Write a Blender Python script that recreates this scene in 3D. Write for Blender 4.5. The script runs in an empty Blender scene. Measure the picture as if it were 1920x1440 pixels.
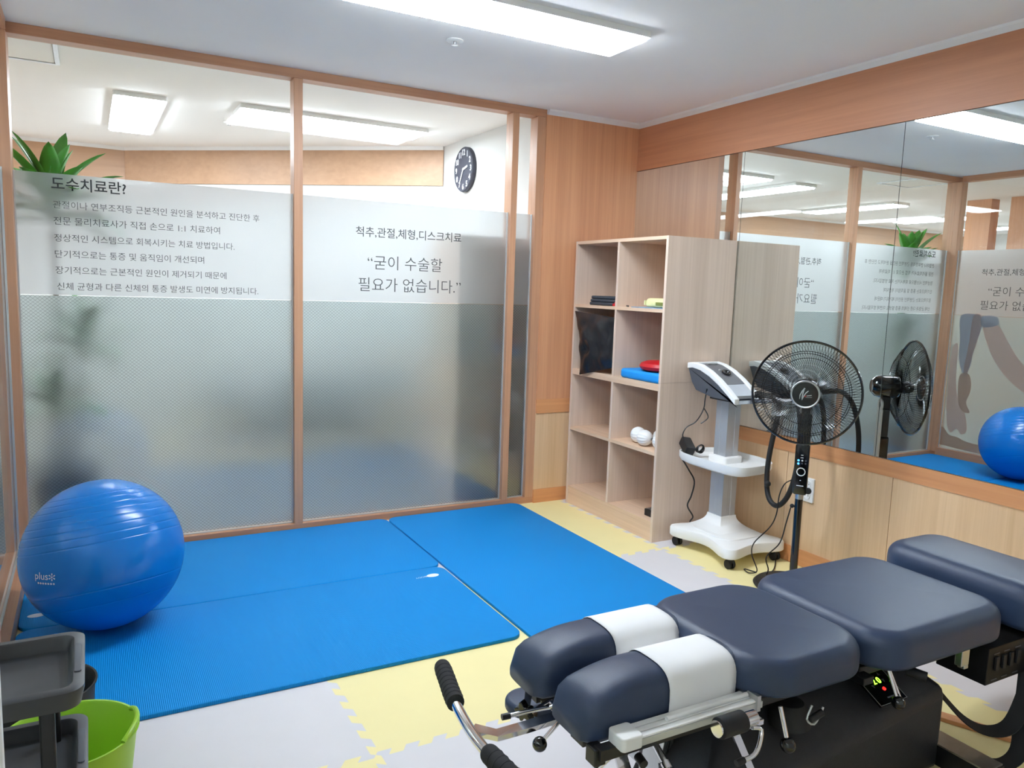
import bpy, bmesh, math, random
from mathutils import Vector, Matrix, noise
random.seed(7)
PI = math.pi
S = bpy.context.scene
COL = S.collection

# ------------------------------------------------------------------ camera
cam_d = bpy.data.cameras.new('camera'); cam = bpy.data.objects.new('camera', cam_d); COL.objects.link(cam)
cam_d.sensor_width = 36.0; cam_d.lens = 1445.41 * 36.0 / 1920.0; cam_d.clip_start = 0.02
_yaw, _pit, _rol = -0.5037, -0.1233, 0.0331
_f = Vector((-math.sin(_yaw)*math.cos(_pit), math.cos(_yaw)*math.cos(_pit), math.sin(_pit)))
_r = _f.cross(Vector((0, 0, 1))).normalized(); _u = _r.cross(_f)
_R = math.cos(_rol)*_r + math.sin(_rol)*_u; _U = -math.sin(_rol)*_r + math.cos(_rol)*_u
cam.matrix_world = Matrix(((_R.x, _U.x, -_f.x, -3.1203), (_R.y, _U.y, -_f.y, -4.0848), (_R.z, _U.z, -_f.z, 1.3387), (0, 0, 0, 1)))
S.camera = cam
# ------------------------------------------------------------------ world, exposure
w = bpy.data.worlds.new('world'); S.world = w; w.use_nodes = True
w.node_tree.nodes['Background'].inputs[0].default_value = (0.75, 0.8, 0.85, 1)
w.node_tree.nodes['Background'].inputs[1].default_value = 0.25
S.view_settings.view_transform = 'Standard'; S.view_settings.look = 'None'
S.view_settings.gamma = 1.0; S.view_settings.use_curve_mapping = False
S.view_settings.exposure = 2.43
LAMP = 9.0           # radiance of the ceiling light diffusers
S.cycles.max_bounces = 14; S.cycles.transmission_bounces = 10; S.cycles.transparent_max_bounces = 16
S.cycles.glossy_bounces = 8; S.cycles.diffuse_bounces = 8

# ------------------------------------------------------------------ materials
def srgb(r, g, b):
    def c(v):
        v /= 255.0
        return v/12.92 if v <= 0.04045 else ((v+0.055)/1.055)**2.4
    return (c(r), c(g), c(b), 1)
MATS = {}
def newmat(name):
    m = bpy.data.materials.new(name); m.use_nodes = True
    nt = m.node_tree; nt.nodes.clear()
    out = nt.nodes.new('ShaderNodeOutputMaterial')
    return m, nt, out
def N(nt, t, **kw):
    n = nt.nodes.new(t)
    for k, v in kw.items():
        if k in ('operation', 'blend_type', 'distribution', 'wave_type', 'bands_direction', 'data_type', 'normalize'): setattr(n, k, v)
        else:
            key = int(k[1:]) if (k[0] == 'i' and k[1:].isdigit()) else k.replace('_', ' ')
            n.inputs[key].default_value = v
    return n
def pbr(name, col, rough=0.5, metal=0.0, var=0.04, nscale=12.0, bump=0.0, bscale=200.0, coat=0.0, emis=None, estr=0.0, spec=0.5, stretch=None, sheen=0.0):
    if name in MATS: return MATS[name]
    m, nt, out = newmat(name); L = nt.links.new
    p = nt.nodes.new('ShaderNodeBsdfPrincipled')
    tc = nt.nodes.new('ShaderNodeTexCoord')
    mp = nt.nodes.new('ShaderNodeMapping'); L(tc.outputs['Object'], mp.inputs[0])
    if stretch: mp.inputs['Scale'].default_value = stretch
    nz = N(nt, 'ShaderNodeTexNoise', Scale=nscale, Detail=3.0); L(mp.outputs[0], nz.inputs['Vector'])
    cr = nt.nodes.new('ShaderNodeValToRGB'); L(nz.outputs['Fac'], cr.inputs[0])
    a = [max(0, c*(1-var)) for c in col[:3]]+[1]; b = [min(1, c*(1+var)) for c in col[:3]]+[1]
    cr.color_ramp.elements[0].position = 0.3; cr.color_ramp.elements[0].color = a
    cr.color_ramp.elements[1].position = 0.7; cr.color_ramp.elements[1].color = b
    L(cr.outputs[0], p.inputs['Base Color'])
    p.inputs['Roughness'].default_value = rough; p.inputs['Metallic'].default_value = metal
    p.inputs['Coat Weight'].default_value = coat; p.inputs['Specular IOR Level'].default_value = spec
    if bump:
        n2 = N(nt, 'ShaderNodeTexNoise', Scale=bscale, Detail=2.0); L(tc.outputs['Object'], n2.inputs['Vector'])
        bp = nt.nodes.new('ShaderNodeBump'); bp.inputs['Strength'].default_value = bump; bp.inputs['Distance'].default_value = 0.001
        L(n2.outputs['Fac'], bp.inputs['Height']); L(bp.outputs[0], p.inputs['Normal'])
    if emis:
        p.inputs['Emission Color'].default_value = emis; p.inputs['Emission Strength'].default_value = estr
    L(p.outputs[0], out.inputs[0]); MATS[name] = m
    return m
def wood(name, c1, c2, axis='z', rough=0.42, fine=55.0):
    m, nt, out = newmat(name); L = nt.links.new
    p = nt.nodes.new('ShaderNodeBsdfPrincipled'); p.inputs['Roughness'].default_value = rough
    tc = nt.nodes.new('ShaderNodeTexCoord'); mp = nt.nodes.new('ShaderNodeMapping'); L(tc.outputs['Object'], mp.inputs[0])
    sc = {'x': (1.2, fine, fine), 'y': (fine, 1.2, fine), 'z': (fine, fine, 1.2)}[axis]
    mp.inputs['Scale'].default_value = sc
    n1 = N(nt, 'ShaderNodeTexNoise', Scale=1.0, Detail=5.0, Roughness=0.65, Distortion=0.4); L(mp.outputs[0], n1.inputs['Vector'])
    mp2 = nt.nodes.new('ShaderNodeMapping'); L(tc.outputs['Object'], mp2.inputs[0])
    mp2.inputs['Scale'].default_value = tuple(v*0.16 if v > 2 else v*0.5 for v in sc)
    n2 = N(nt, 'ShaderNodeTexNoise', Scale=1.0, Detail=2.0); L(mp2.outputs[0], n2.inputs['Vector'])
    mix = N(nt, 'ShaderNodeMath', operation='MULTIPLY_ADD', i1=0.45, i2=0.0); L(n2.outputs['Fac'], mix.inputs[0])
    ad = N(nt, 'ShaderNodeMath', operation='MULTIPLY_ADD', i1=0.55); L(n1.outputs['Fac'], ad.inputs[0]); L(mix.outputs[0], ad.inputs[2])
    cr = nt.nodes.new('ShaderNodeValToRGB'); L(ad.outputs[0], cr.inputs[0])
    cr.color_ramp.elements[0].position = 0.36; cr.color_ramp.elements[0].color = c1
    cr.color_ramp.elements[1].position = 0.62; cr.color_ramp.elements[1].color = c2
    L(cr.outputs[0], p.inputs['Base Color'])
    bp = nt.nodes.new('ShaderNodeBump'); bp.inputs['Strength'].default_value = 0.12; bp.inputs['Distance'].default_value = 0.0006
    L(n1.outputs['Fac'], bp.inputs['Height']); L(bp.outputs[0], p.inputs['Normal'])
    L(p.outputs[0], out.inputs[0]); MATS[name] = m
    return m
def front_fresnel(nt, ior):
    fr = nt.nodes.new('ShaderNodeFresnel'); fr.inputs[0].default_value = ior
    ge = nt.nodes.new('ShaderNodeNewGeometry'); iv = N(nt, 'ShaderNodeMath', operation='SUBTRACT', i0=1.0); nt.links.new(ge.outputs['Backfacing'], iv.inputs[1])
    mu = N(nt, 'ShaderNodeMath', operation='MULTIPLY'); nt.links.new(fr.outputs[0], mu.inputs[0]); nt.links.new(iv.outputs[0], mu.inputs[1])
    return mu
def clear_glass():
    m, nt, out = newmat('clear glass'); L = nt.links.new
    t = nt.nodes.new('ShaderNodeBsdfTransparent'); t.inputs[0].default_value = (0.965, 0.985, 0.98, 1)
    g = nt.nodes.new('ShaderNodeBsdfGlossy'); g.inputs['Roughness'].default_value = 0.0; g.inputs[0].default_value = (1, 1, 1, 1)
    fr = front_fresnel(nt, 1.45)
    mx = nt.nodes.new('ShaderNodeMixShader'); L(fr.outputs[0], mx.inputs[0]); L(t.outputs[0], mx.inputs[1]); L(g.outputs[0], mx.inputs[2])
    L(mx.outputs[0], out.inputs[0]); return m
def frosted(name, tint, rough, white, wcol, grid=None, gloss_r=0.12, printed=None, refl=1.45):
    """frosted adhesive film: rough transmission plus a little milky scatter; grid = fine printed diamond mesh"""
    m, nt, out = newmat(name); L = nt.links.new
    r = nt.nodes.new('ShaderNodeBsdfRefraction'); r.inputs['Color'].default_value = tint
    r.inputs['Roughness'].default_value = rough; r.inputs['IOR'].default_value = 1.4
    d = nt.nodes.new('ShaderNodeBsdfDiffuse'); d.inputs[0].default_value = wcol
    tr = nt.nodes.new('ShaderNodeBsdfTranslucent'); tr.inputs[0].default_value = wcol
    dt = nt.nodes.new('ShaderNodeMixShader'); dt.inputs[0].default_value = 0.5; L(d.outputs[0], dt.inputs[1]); L(tr.outputs[0], dt.inputs[2])
    mx = nt.nodes.new('ShaderNodeMixShader'); mx.inputs[0].default_value = white; L(r.outputs[0], mx.inputs[1]); L(dt.outputs[0], mx.inputs[2])
    g = nt.nodes.new('ShaderNodeBsdfGlossy'); g.inputs['Roughness'].default_value = gloss_r; g.inputs[0].default_value = (1, 1, 1, 1)
    fr = front_fresnel(nt, refl)
    m2 = nt.nodes.new('ShaderNodeMixShader'); L(fr.outputs[0], m2.inputs[0]); L(mx.outputs[0], m2.inputs[1]); L(g.outputs[0], m2.inputs[2])
    last = m2
    if grid:
        tc = nt.nodes.new('ShaderNodeTexCoord'); sp = nt.nodes.new('ShaderNodeSeparateXYZ'); L(tc.outputs['Object'], sp.inputs[0])
        facs = []
        for op in ('ADD', 'SUBTRACT'):
            k = N(nt, 'ShaderNodeMath', operation='MULTIPLY', i1=grid[1]); L(sp.outputs['Z'], k.inputs[0])
            a = N(nt, 'ShaderNodeMath', operation=op); L(sp.outputs['X'], a.inputs[0]); L(k.outputs[0], a.inputs[1])
            s = N(nt, 'ShaderNodeMath', operation='DIVIDE', i1=grid[0]); L(a.outputs[0], s.inputs[0])
            f = N(nt, 'ShaderNodeMath', operation='FRACT'); L(s.outputs[0], f.inputs[0])
            lt = N(nt, 'ShaderNodeMath', operation='LESS_THAN', i1=0.085); L(f.outputs[0], lt.inputs[0]); facs.append(lt)
        mxm = N(nt, 'ShaderNodeMath', operation='MAXIMUM'); L(facs[0].outputs[0], mxm.inputs[0]); L(facs[1].outputs[0], mxm.inputs[1])
        mul = N(nt, 'ShaderNodeMath', operation='MULTIPLY', i1=0.75); L(mxm.outputs[0], mul.inputs[0])
        dk = nt.nodes.new('ShaderNodeBsdfDiffuse'); dk.inputs[0].default_value = (0.09, 0.1, 0.1, 1)
        m3 = nt.nodes.new('ShaderNodeMixShader'); L(mul.outputs[0], m3.inputs[0]); L(last.outputs[0], m3.inputs[1]); L(dk.outputs[0], m3.inputs[2]); last = m3
    L(last.outputs[0], out.inputs[0]); MATS[name] = m
    return m
M_glass = clear_glass()
M_film = frosted('frosted text film', (0.86, 0.86, 0.86, 1), 0.42, 0.28, (0.64, 0.66, 0.66, 1))
M_film_low = frosted('frosted diamond film', (0.76, 0.81, 0.81, 1), 0.60, 0.12, (0.52, 0.57, 0.58, 1), grid=(0.0185, 1.15), gloss_r=0.14, refl=2.4)
M_film_side = frosted('frosted photo film', (0.80, 0.86, 0.85, 1), 0.42, 0.30, (0.66, 0.72, 0.72, 1), refl=1.5)
M_skin_print = frosted('printed skin tone', (0.95, 0.84, 0.82, 1), 0.3, 0.35, (0.80, 0.66, 0.62, 1), refl=1.2)
M_grey_print = frosted('printed grey cloth', (0.74, 0.75, 0.82, 1), 0.3, 0.4, (0.58, 0.59, 0.66, 1), refl=1.2)
M_brown_print = frosted('printed brown tone', (0.86, 0.74, 0.68, 1), 0.3, 0.4, (0.66, 0.52, 0.46, 1), refl=1.2)
M_ceil = pbr('ceiling white', srgb(246, 243, 240), 0.9, var=0.01, nscale=3)
M_wallw = pbr('white wallpaper', srgb(212, 211, 208), 0.85, var=0.015, nscale=6, bump=0.15, bscale=300)
M_molding = pbr('white molding', srgb(232, 230, 228), 0.6, var=0.01)
M_frame = wood('beech frame', srgb(184, 136, 103), srgb(205, 156, 121), 'z')
M_frame_h = wood('beech frame level', srgb(180, 128, 96), srgb(200, 149, 113), 'x')
M_frame_y = wood('beech frame side', srgb(180, 128, 96), srgb(200, 149, 113), 'y')
M_panel = wood('warm wood panel', srgb(200, 141, 102), srgb(218, 160, 118), 'z', fine=70)
M_band = wood('wood band level', srgb(184, 124, 89), srgb(202, 140, 102), 'y', fine=40)
M_band_d = wood('wood band far', srgb(178, 138, 105), srgb(194, 153, 119), 'x', fine=30)
M_low = wood('pale maple panel', srgb(213, 176, 134), srgb(228, 194, 154), 'z', fine=60)
M_rail = wood('wood rail', srgb(204, 141, 92), srgb(221, 159, 109), 'y', fine=50)
M_rail_x = wood('wood rail back', srgb(204, 141, 92), srgb(223, 159, 107), 'x', fine=50)
M_shelf = wood('grey ash laminate', srgb(208, 184, 164), srgb(222, 199, 180), 'z', fine=80, rough=0.5)
M_shelf_h = wood('ash laminate level', srgb(209, 176, 146), srgb(229, 198, 170), 'y', fine=60, rough=0.5)
M_sub = pbr('subfloor', srgb(150, 140, 128), 0.8)
M_vinyl = wood('far room vinyl floor', srgb(142, 130, 116), srgb(160, 148, 134), 'x', rough=0.35, fine=14)
M_tgrey = pbr('grey foam tile', srgb(214, 210, 212), 0.62, var=0.012, nscale=8, bump=0.25, bscale=500)
M_tyel = pbr('yellow foam tile', srgb(238, 224, 164), 0.62, var=0.012, nscale=8, bump=0.25, bscale=500)
M_alu = pbr('brushed aluminium', srgb(196, 198, 200), 0.32, 1.0, var=0.04, nscale=60, stretch=(1, 1, 0.05))
M_bead = pbr('glazing bead', srgb(205, 208, 208), 0.4, 0.6)
M_chrome = pbr('chrome', srgb(225, 225, 228), 0.09, 1.0, var=0.02)
M_black = pbr('black plastic', srgb(26, 26, 28), 0.38, var=0.08)
M_blackm = pbr('matte black', srgb(20, 20, 22), 0.6, var=0.08)
M_foamb = pbr('black grip foam', srgb(30, 30, 33), 0.85, var=0.1, bump=0.4, bscale=600)
M_gloss = pbr('glossy black', srgb(10, 10, 12), 0.12, var=0.05, coat=0.5)
M_navy = pbr('navy leatherette', srgb(46, 60, 86), 0.40, var=0.03, nscale=20, bump=0.35, bscale=900, spec=0.45)
M_paper = pbr('white paper cover', srgb(240, 240, 240), 0.8, var=0.01)
M_white = pbr('white plastic', srgb(236, 236, 234), 0.4, var=0.01)
M_grayp = pbr('slate plastic', srgb(76, 80, 88), 0.45, var=0.03)
M_dark = pbr('dark lettering', srgb(46, 48, 52), 0.6, var=0.02)
M_darkg = pbr('grey lettering', srgb(78, 82, 84), 0.6, var=0.02)
M_trolley = pbr('charcoal plastic', srgb(54, 55, 59), 0.42, var=0.05)
M_green = pbr('lime plastic', srgb(150, 196, 44), 0.38, var=0.03)
M_leaf = pbr('leaf', srgb(60, 134, 30), 0.4, var=0.35, nscale=9)
M_stem = pbr('plant cane', srgb(120, 96, 66), 0.8, var=0.2)
M_house = pbr('black textured steel', srgb(36, 37, 41), 0.5, var=0.1, nscale=60, bump=0.6, bscale=350)
M_red = pbr('red cushion', srgb(196, 20, 30), 0.45)
M_sky = pbr('sky blue foam', srgb(16, 146, 226), 0.6)
M_blackle = pbr('black leatherette', srgb(30, 30, 34), 0.26, var=0.1, bump=0.3, bscale=500)
M_led = pbr('lit digits', srgb(120, 255, 40), 0.5, emis=srgb(130, 255, 40), estr=2.5)
M_ledr = pbr('red indicator', srgb(255, 60, 50), 0.5, emis=srgb(220, 30, 25), estr=0.6)
M_ledb = pbr('blue indicator', srgb(60, 130, 255), 0.5, emis=srgb(30, 110, 255), estr=4.0)
M_whitep = pbr('white print', srgb(225, 228, 232), 0.6)
def lamp_mat():
    m, nt, out = newmat('lit diffuser'); e = nt.nodes.new('ShaderNodeEmission')
    e.inputs[0].default_value = (0.89, 0.975, 1.08, 1); e.inputs[1].default_value = LAMP
    nt.links.new(e.outputs[0], out.inputs[0]); return m
M_lamp = lamp_mat()
def mirror_mat():
    m, nt, out = newmat('mirror silver'); p = nt.nodes.new('ShaderNodeBsdfPrincipled')
    p.inputs['Base Color'].default_value = (0.80, 0.85, 0.845, 1); p.inputs['Metallic'].default_value = 1; p.inputs['Roughness'].default_value = 0.0
    nt.links.new(p.outputs[0], out.inputs[0]); return m
M_mirror = mirror_mat()
M_edge = pbr('mirror edge', srgb(70, 76, 74), 0.3)
def mat_rib(name, col):
    m, nt, out = newmat(name); L = nt.links.new
    p = nt.nodes.new('ShaderNodeBsdfPrincipled'); p.inputs['Base Color'].default_value = col; p.inputs['Roughness'].default_value = 0.6; p.inputs['Specular IOR Level'].default_value = 0.25
    tc = nt.nodes.new('ShaderNodeTexCoord')
    wv = N(nt, 'ShaderNodeTexWave', bands_direction='X', Scale=55.0, Distortion=0.0); L(tc.outputs['Object'], wv.inputs['Vector'])
    bp = nt.nodes.new('ShaderNodeBump'); bp.inputs['Strength'].default_value = 0.55; bp.inputs['Distance'].default_value = 0.0012
    L(wv.outputs['Fac'], bp.inputs['Height']); L(bp.outputs[0], p.inputs['Normal']); L(p.outputs[0], out.inputs[0]); return m
M_mat = mat_rib('ribbed blue foam', srgb(0, 134, 208))
M_ball = pbr('blue ball vinyl', srgb(0, 116, 200), 0.24, var=0.03, nscale=3, spec=0.5)

# ------------------------------------------------------------------ mesh builder
class MB:
    def __init__(s): s.bm = bmesh.new()
    def _poly(s, vs, faces):
        bv = [s.bm.verts.new(v) for v in vs]
        for f in faces:
            try: s.bm.faces.new([bv[i] for i in f])
            except ValueError: pass
        return bv
    def box(s, x0, x1, y0, y1, z0, z1, M=None):
        vs = [Vector(p) for p in ((x0,y0,z0),(x1,y0,z0),(x1,y1,z0),(x0,y1,z0),(x0,y0,z1),(x1,y0,z1),(x1,y1,z1),(x0,y1,z1))]
        if M: vs = [M @ v for v in vs]
        s._poly(vs, [(0,3,2,1),(4,5,6,7),(0,1,5,4),(1,2,6,5),(2,3,7,6),(3,0,4,7)]); return s
    def hexa(s, vs):
        s._poly([Vector(v) for v in vs], [(0,3,2,1),(4,5,6,7),(0,1,5,4),(1,2,6,5),(2,3,7,6),(3,0,4,7)]); return s
    def rbox(s, cx, cy, z0, z1, lx, ly, rp, rt=0.0, rb=0.0, n=8, m=5, M=None, dome=0.0):
        """box rounded in plan (rp) and on its top and bottom edges (rt, rb); dome raises the middle of the top"""
        def ring(ins, z):
            r = max(rp-ins, 0.0005); hx, hy = lx/2-ins, ly/2-ins; r = min(r, hx*0.999, hy*0.999); out = []
            for q, (sx, sy) in enumerate(((1,1),(-1,1),(-1,-1),(1,-1))):
                for k in range(n+1):
                    a = q*PI/2+PI/2*k/n
                    out.append(Vector((cx+sx*(hx-r)+r*math.cos(a), cy+sy*(hy-r)+r*math.sin(a), z)))
            return out
        prof = []
        if rb > 0: prof += [(rb*(1-math.sin(PI/2*k/m)), z0+rb*(1-math.cos(PI/2*k/m))) for k in range(m+1)]
        else: prof += [(0, z0)]
        if rt > 0: prof += [(rt*(1-math.cos(PI/2*k/m)), z1-rt*(1-math.sin(PI/2*k/m))) for k in range(m+1)]
        else: prof += [(0, z1)]
        if dome:
            h = min(lx, ly)/2-rt
            prof += [(rt+h*t, z1+dome*math.sin(PI/2*t)) for t in (0.2, 0.45, 0.7, 0.9)]
        rings = []
        for ins, z in prof:
            vs = ring(ins, z)
            if M: vs = [M @ v for v in vs]
            rings.append([s.bm.verts.new(v) for v in vs])
        k = len(rings[0])
        for a, b in zip(rings, rings[1:]):
            for i in range(k): s.bm.faces.new((a[i], a[(i+1) % k], b[(i+1) % k], b[i]))
        s.bm.faces.new(list(reversed(rings[0]))); s.bm.faces.new(rings[-1]); return s
    def prism(s, poly, z0, z1, M=None):
        a = [Vector((x, y, z0)) for x, y in poly]; b = [Vector((x, y, z1)) for x, y in poly]
        if M: a = [M @ v for v in a]; b = [M @ v for v in b]
        a = [s.bm.verts.new(v) for v in a]; b = [s.bm.verts.new(v) for v in b]; k = len(a)
        s.bm.faces.new(list(reversed(a))); s.bm.faces.new(b)
        for i in range(k): s.bm.faces.new((a[i], a[(i+1) % k], b[(i+1) % k], b[i]))
        return s
    def lathe(s, prof, M=None, n=32, close=False):
        rings = []
        for r, z in prof:
            if r < 1e-6: vs = [Vector((0, 0, z))]
            else: vs = [Vector((r*math.cos(2*PI*k/n), r*math.sin(2*PI*k/n), z)) for k in range(n)]
            if M: vs = [M @ v for v in vs]
            rings.append([s.bm.verts.new(v) for v in vs])
        if close: rings.append(rings[0])
        for a, b in zip(rings, rings[1:]):
            for i in range(n):
                j = (i+1) % n
                if len(a) == 1 and len(b) == 1: continue
                if len(a) == 1: s.bm.faces.new((a[0], b[i], b[j]))
                elif len(b) == 1: s.bm.faces.new((a[i], a[j], b[0]))
                else: s.bm.faces.new((a[i], a[j], b[j], b[i]))
        return s
    def cyl(s, p, q, r, n=20, r2=None):
        p, q = Vector(p), Vector(q); d = q-p; h = d.length
        M = Matrix.Translation(p) @ d.to_track_quat('Z', 'Y').to_matrix().to_4x4()
        return s.lathe([(0, 0), (r, 0), (r if r2 is None else r2, h), (0, h)], M, n)
    def ball(s, c, r, n=24, sc=(1, 1, 1)):
        M = Matrix.Translation(Vector(c)) @ Matrix.Diagonal((sc[0], sc[1], sc[2], 1))
        return s.lathe([(r*math.sin(PI*k/(n//2)), -r*math.cos(PI*k/(n//2))) for k in range(n//2+1)], M, n)
    def tube(s, pts, r, n=12, smooth=6, closed=False, flat=None):
        """swept tube through points (Catmull-Rom); flat=(w,h) sweeps a flat bar or strap instead"""
        P = [Vector(p) for p in pts]
        if smooth and len(P) > 2 or closed:
            Q = []; K = len(P)
            rng = range(K) if closed else range(K-1)
            for i in rng:
                g = (lambda j: P[j % K]) if closed else (lambda j: P[min(max(j, 0), K-1)])
                a, b, c, d = g(i-1), g(i), g(i+1), g(i+2)
                for t in range(max(smooth, 1)):
                    u = t/max(smooth, 1)
                    Q.append(0.5*((2*b)+(c-a)*u+(2*a-5*b+4*c-d)*u*u+(3*b-a-3*c+d)*u**3))
            if not closed: Q.append(P[-1])
            P = Q
        K = len(P); rings = []; up = None
        for i in range(K):
            t = (P[(i+1) % K]-P[i-1]) if closed else (P[min(i+1, K-1)]-P[max(i-1, 0)])
            t.normalize()
            if up is None:
                up = Vector((0, 0, 1)) if abs(t.z) < 0.9 else Vector((1, 0, 0))
            sd = t.cross(up).normalized(); up = sd.cross(t).normalized()
            if flat:
                w_, h_ = flat
                vs = [P[i]+sd*a+up*b for a, b in ((-w_/2, -h_/2), (w_/2, -h_/2), (w_/2, h_/2), (-w_/2, h_/2))]
            else: vs = [P[i]+r*(sd*math.cos(2*PI*k/n)+up*math.sin(2*PI*k/n)) for k in range(n)]
            rings.append([s.bm.verts.new(v) for v in vs])
        k = len(rings[0]); prs = list(zip(rings, rings[1:]))+([(rings[-1], rings[0])] if closed else [])
        for a, b in prs:
            for i in range(k): s.bm.faces.new((a[i], a[(i+1) % k], b[(i+1) % k], b[i]))
        if not closed:
            s.bm.faces.new(list(reversed(rings[0]))); s.bm.faces.new(rings[-1])
        return s
    def torus(s, c, R, r, M3=None, n=48, m=8):
        M = Matrix.Translation(Vector(c)) @ (M3 if M3 else Matrix.Identity(4))
        return s.lathe([(R+r*math.cos(2*PI*k/m), r*math.sin(2*PI*k/m)) for k in range(m)], M, n, close=True)
    def build(s, name, mat, parent=None, smooth=True, bevel=0.0, ang=35):
        bmesh.ops.recalc_face_normals(s.bm, faces=s.bm.faces[:])
        off = world_loc(parent)
        if off.length: bmesh.ops.translate(s.bm, verts=s.bm.verts[:], vec=-off)
        me = bpy.data.meshes.new(name); s.bm.to_mesh(me); s.bm.free()
        me.materials.append(mat)
        if smooth:
            me.shade_smooth()
            try: me.set_sharp_from_angle(angle=math.radians(ang))
            except Exception: pass
        o = bpy.data.objects.new(name, me); COL.objects.link(o)
        if parent: o.parent = parent
        if bevel:
            b = o.modifiers.new('bevel', 'BEVEL'); b.width = bevel; b.segments = 3; b.limit_method = 'ANGLE'; b.angle_limit = math.radians(40)
        return o
def world_loc(o):
    v = Vector((0, 0, 0))
    while o is not None: v += o.location; o = o.parent
    return v
def thing(name, loc, label, cat, group=None):
    o = bpy.data.objects.new(name, None); COL.objects.link(o); o.location = loc; o.empty_display_size = 0.05
    o['label'] = label; o['category'] = cat
    if group: o['group'] = group
    return o
def tag(o, label, cat, group=None, kind=None):
    o['label'] = label; o['category'] = cat
    if group: o['group'] = group
    if kind: o['kind'] = kind
    return o
def struct(mb, name, mat, label=None, **kw):
    o = mb.build(name, mat, None, **kw); o['kind'] = 'structure'
    if label: o['label'] = label
    return o
def copy_tree(o, parent=None, delta=None):
    c = o.copy(); COL.objects.link(c); c.parent = parent
    if delta: c.location = c.location+Vector(delta)
    for ch in [x for x in bpy.data.objects if x.parent == o]: copy_tree(ch, c)
    return c
def B(*a): return MB().box(*a)
def text(body, name, mat, parent, fn, width=None, height=None, thin=0.0, align='LEFT', spacing=1.0, depth=0.0006):
    """lettering as a mesh: (u right, v up, d out) in metres goes through fn to the world"""
    cu = bpy.data.curves.new('t', 'FONT'); cu.body = body; cu.size = 1.0; cu.align_x = align; cu.offset = -thin
    cu.space_character = spacing; cu.resolution_u = 3
    ob = bpy.data.objects.new('t', cu); COL.objects.link(ob)
    dg = bpy.context.evaluated_depsgraph_get(); dg.update()
    me = bpy.data.meshes.new_from_object(ob.evaluated_get(dg))
    bpy.data.objects.remove(ob); bpy.data.curves.remove(cu)
    if not len(me.vertices): return None
    xs = [v.co.x for v in me.vertices]; ys = [v.co.y for v in me.vertices]
    x0, x1, y0, y1 = min(xs), max(xs), min(ys), max(ys)
    k = (width/(x1-x0)) if width else height/(y1-y0)
    kh = (height/(y1-y0)) if (height and width) else k
    off = world_loc(parent)
    cxm = {'LEFT': x0, 'CENTER': (x0+x1)/2}[align]
    for v in me.vertices:
        v.co = Vector(fn((v.co.x-cxm)*k, (v.co.y-(y0+y1)/2)*kh, depth))-off
    me.materials.append(mat); o = bpy.data.objects.new(name, me); COL.objects.link(o); o.parent = parent
    return o

H = 2.4
# ================================================================== SETTING
struct(B(-9.2, 0.12, -5.2, 3.6, -0.06, -0.0125), 'floor', M_vinyl)
struct(B(-9.2, 0.12, -5.2, 3.6, H, H+0.08), 'ceiling', M_ceil)
# right wall
struct(B(0.0, 0.1, -5.1, 0.1, 0, H), 'wall_right', M_wallw)
struct(B(-0.012, -0.0005, -5.0, 0, 2.108, H-0.03), 'trim_1', M_band, 'wide wooden band above the mirrors')
struct(B(-0.014, -0.0005, -5.0, 0, 0.562, 0.634), 'trim_2', M_rail, 'wooden rail under the mirrors')
struct(B(-0.018, -0.0005, -5.0, -0.0, 0.0, 0.083), 'baseboard_right', M_rail)
ys = [0, -0.21, -0.797, -1.384, -1.971, -2.558, -3.145, -3.73, -4.32, -5.0]
mb = MB()
for a, b in zip(ys, ys[1:]): mb.box(-0.008, -0.0005, b+0.0015, a-0.0015, 0.083, 0.562)
struct(mb, 'wall_right_panel', M_low, 'pale maple panelling with fine upright seams below the mirrors')
js = [0.0, -0.94, -1.872, -2.80, -3.73, -4.66]
mlab = ['first mirror from the corner, half behind the shelf', 'second mirror from the corner, behind the pedestal fan', 'third mirror from the corner, showing the blue ball', 'mirror beyond the right edge, above the treatment table', 'mirror nearest the camera on the right wall']
for i, (a, b) in enumerate(zip(js, js[1:])):
    if i > 3: break
    t = thing('wall_mirror', (-0.003, (a+b)/2, 0.64), mlab[i], 'mirror', 'frameless mirrors along the right wall')
    MB().box(-0.008, -0.006, b+0.0015, a-0.0015, 0.638, 2.105).build('mirror_glass', M_mirror, t, smooth=False)
    MB().box(-0.006, -0.0006, b+0.001, a-0.001, 0.637, 2.106).build('backing', M_edge, t, smooth=False)
# crown molding
struct(MB().prism([(0, 0), (0, -0.03), (-0.012, -0.03), (-0.03, -0.012), (-0.03, 0)], 0, 5.0, Matrix(((1,0,0,0),(0,0,-1,0),(0,1,0,H),(0,0,0,1)))), 'trim_3', M_molding, 'white crown molding on the right wall')
struct(MB().prism([(0, 0), (0, -0.03), (-0.012, -0.03), (-0.03, -0.012), (-0.03, 0)], 0.0, 0.69, Matrix(((0,0,-1,0),(1,0,0,0),(0,1,0,H),(0,0,0,1)))), 'trim_4', M_molding, 'white crown molding over the back panel')
# back wall solid part
struct(B(-0.69, 0.1, 0.0, 0.1, 0, H), 'wall_back', M_wallw)
struct(B(-0.695, 0, -0.008, -0.0003, 0.66, H-0.03), 'wall_back_panel', M_panel, 'warm wooden panel beside the shelf')
struct(B(-0.695, 0, -0.012, -0.0003, 0.572, 0.66), 'trim_5', M_rail_x, 'level wooden rail beside the shelf')
struct(B(-0.695, 0, -0.006, -0.0003, 0.086, 0.572), 'wall_back_lower_panel', M_low, 'pale lower panel beside the shelf')
struct(B(-0.695, 0, -0.014, -0.0003, 0.0, 0.086), 'baseboard_back', M_rail_x)
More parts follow.
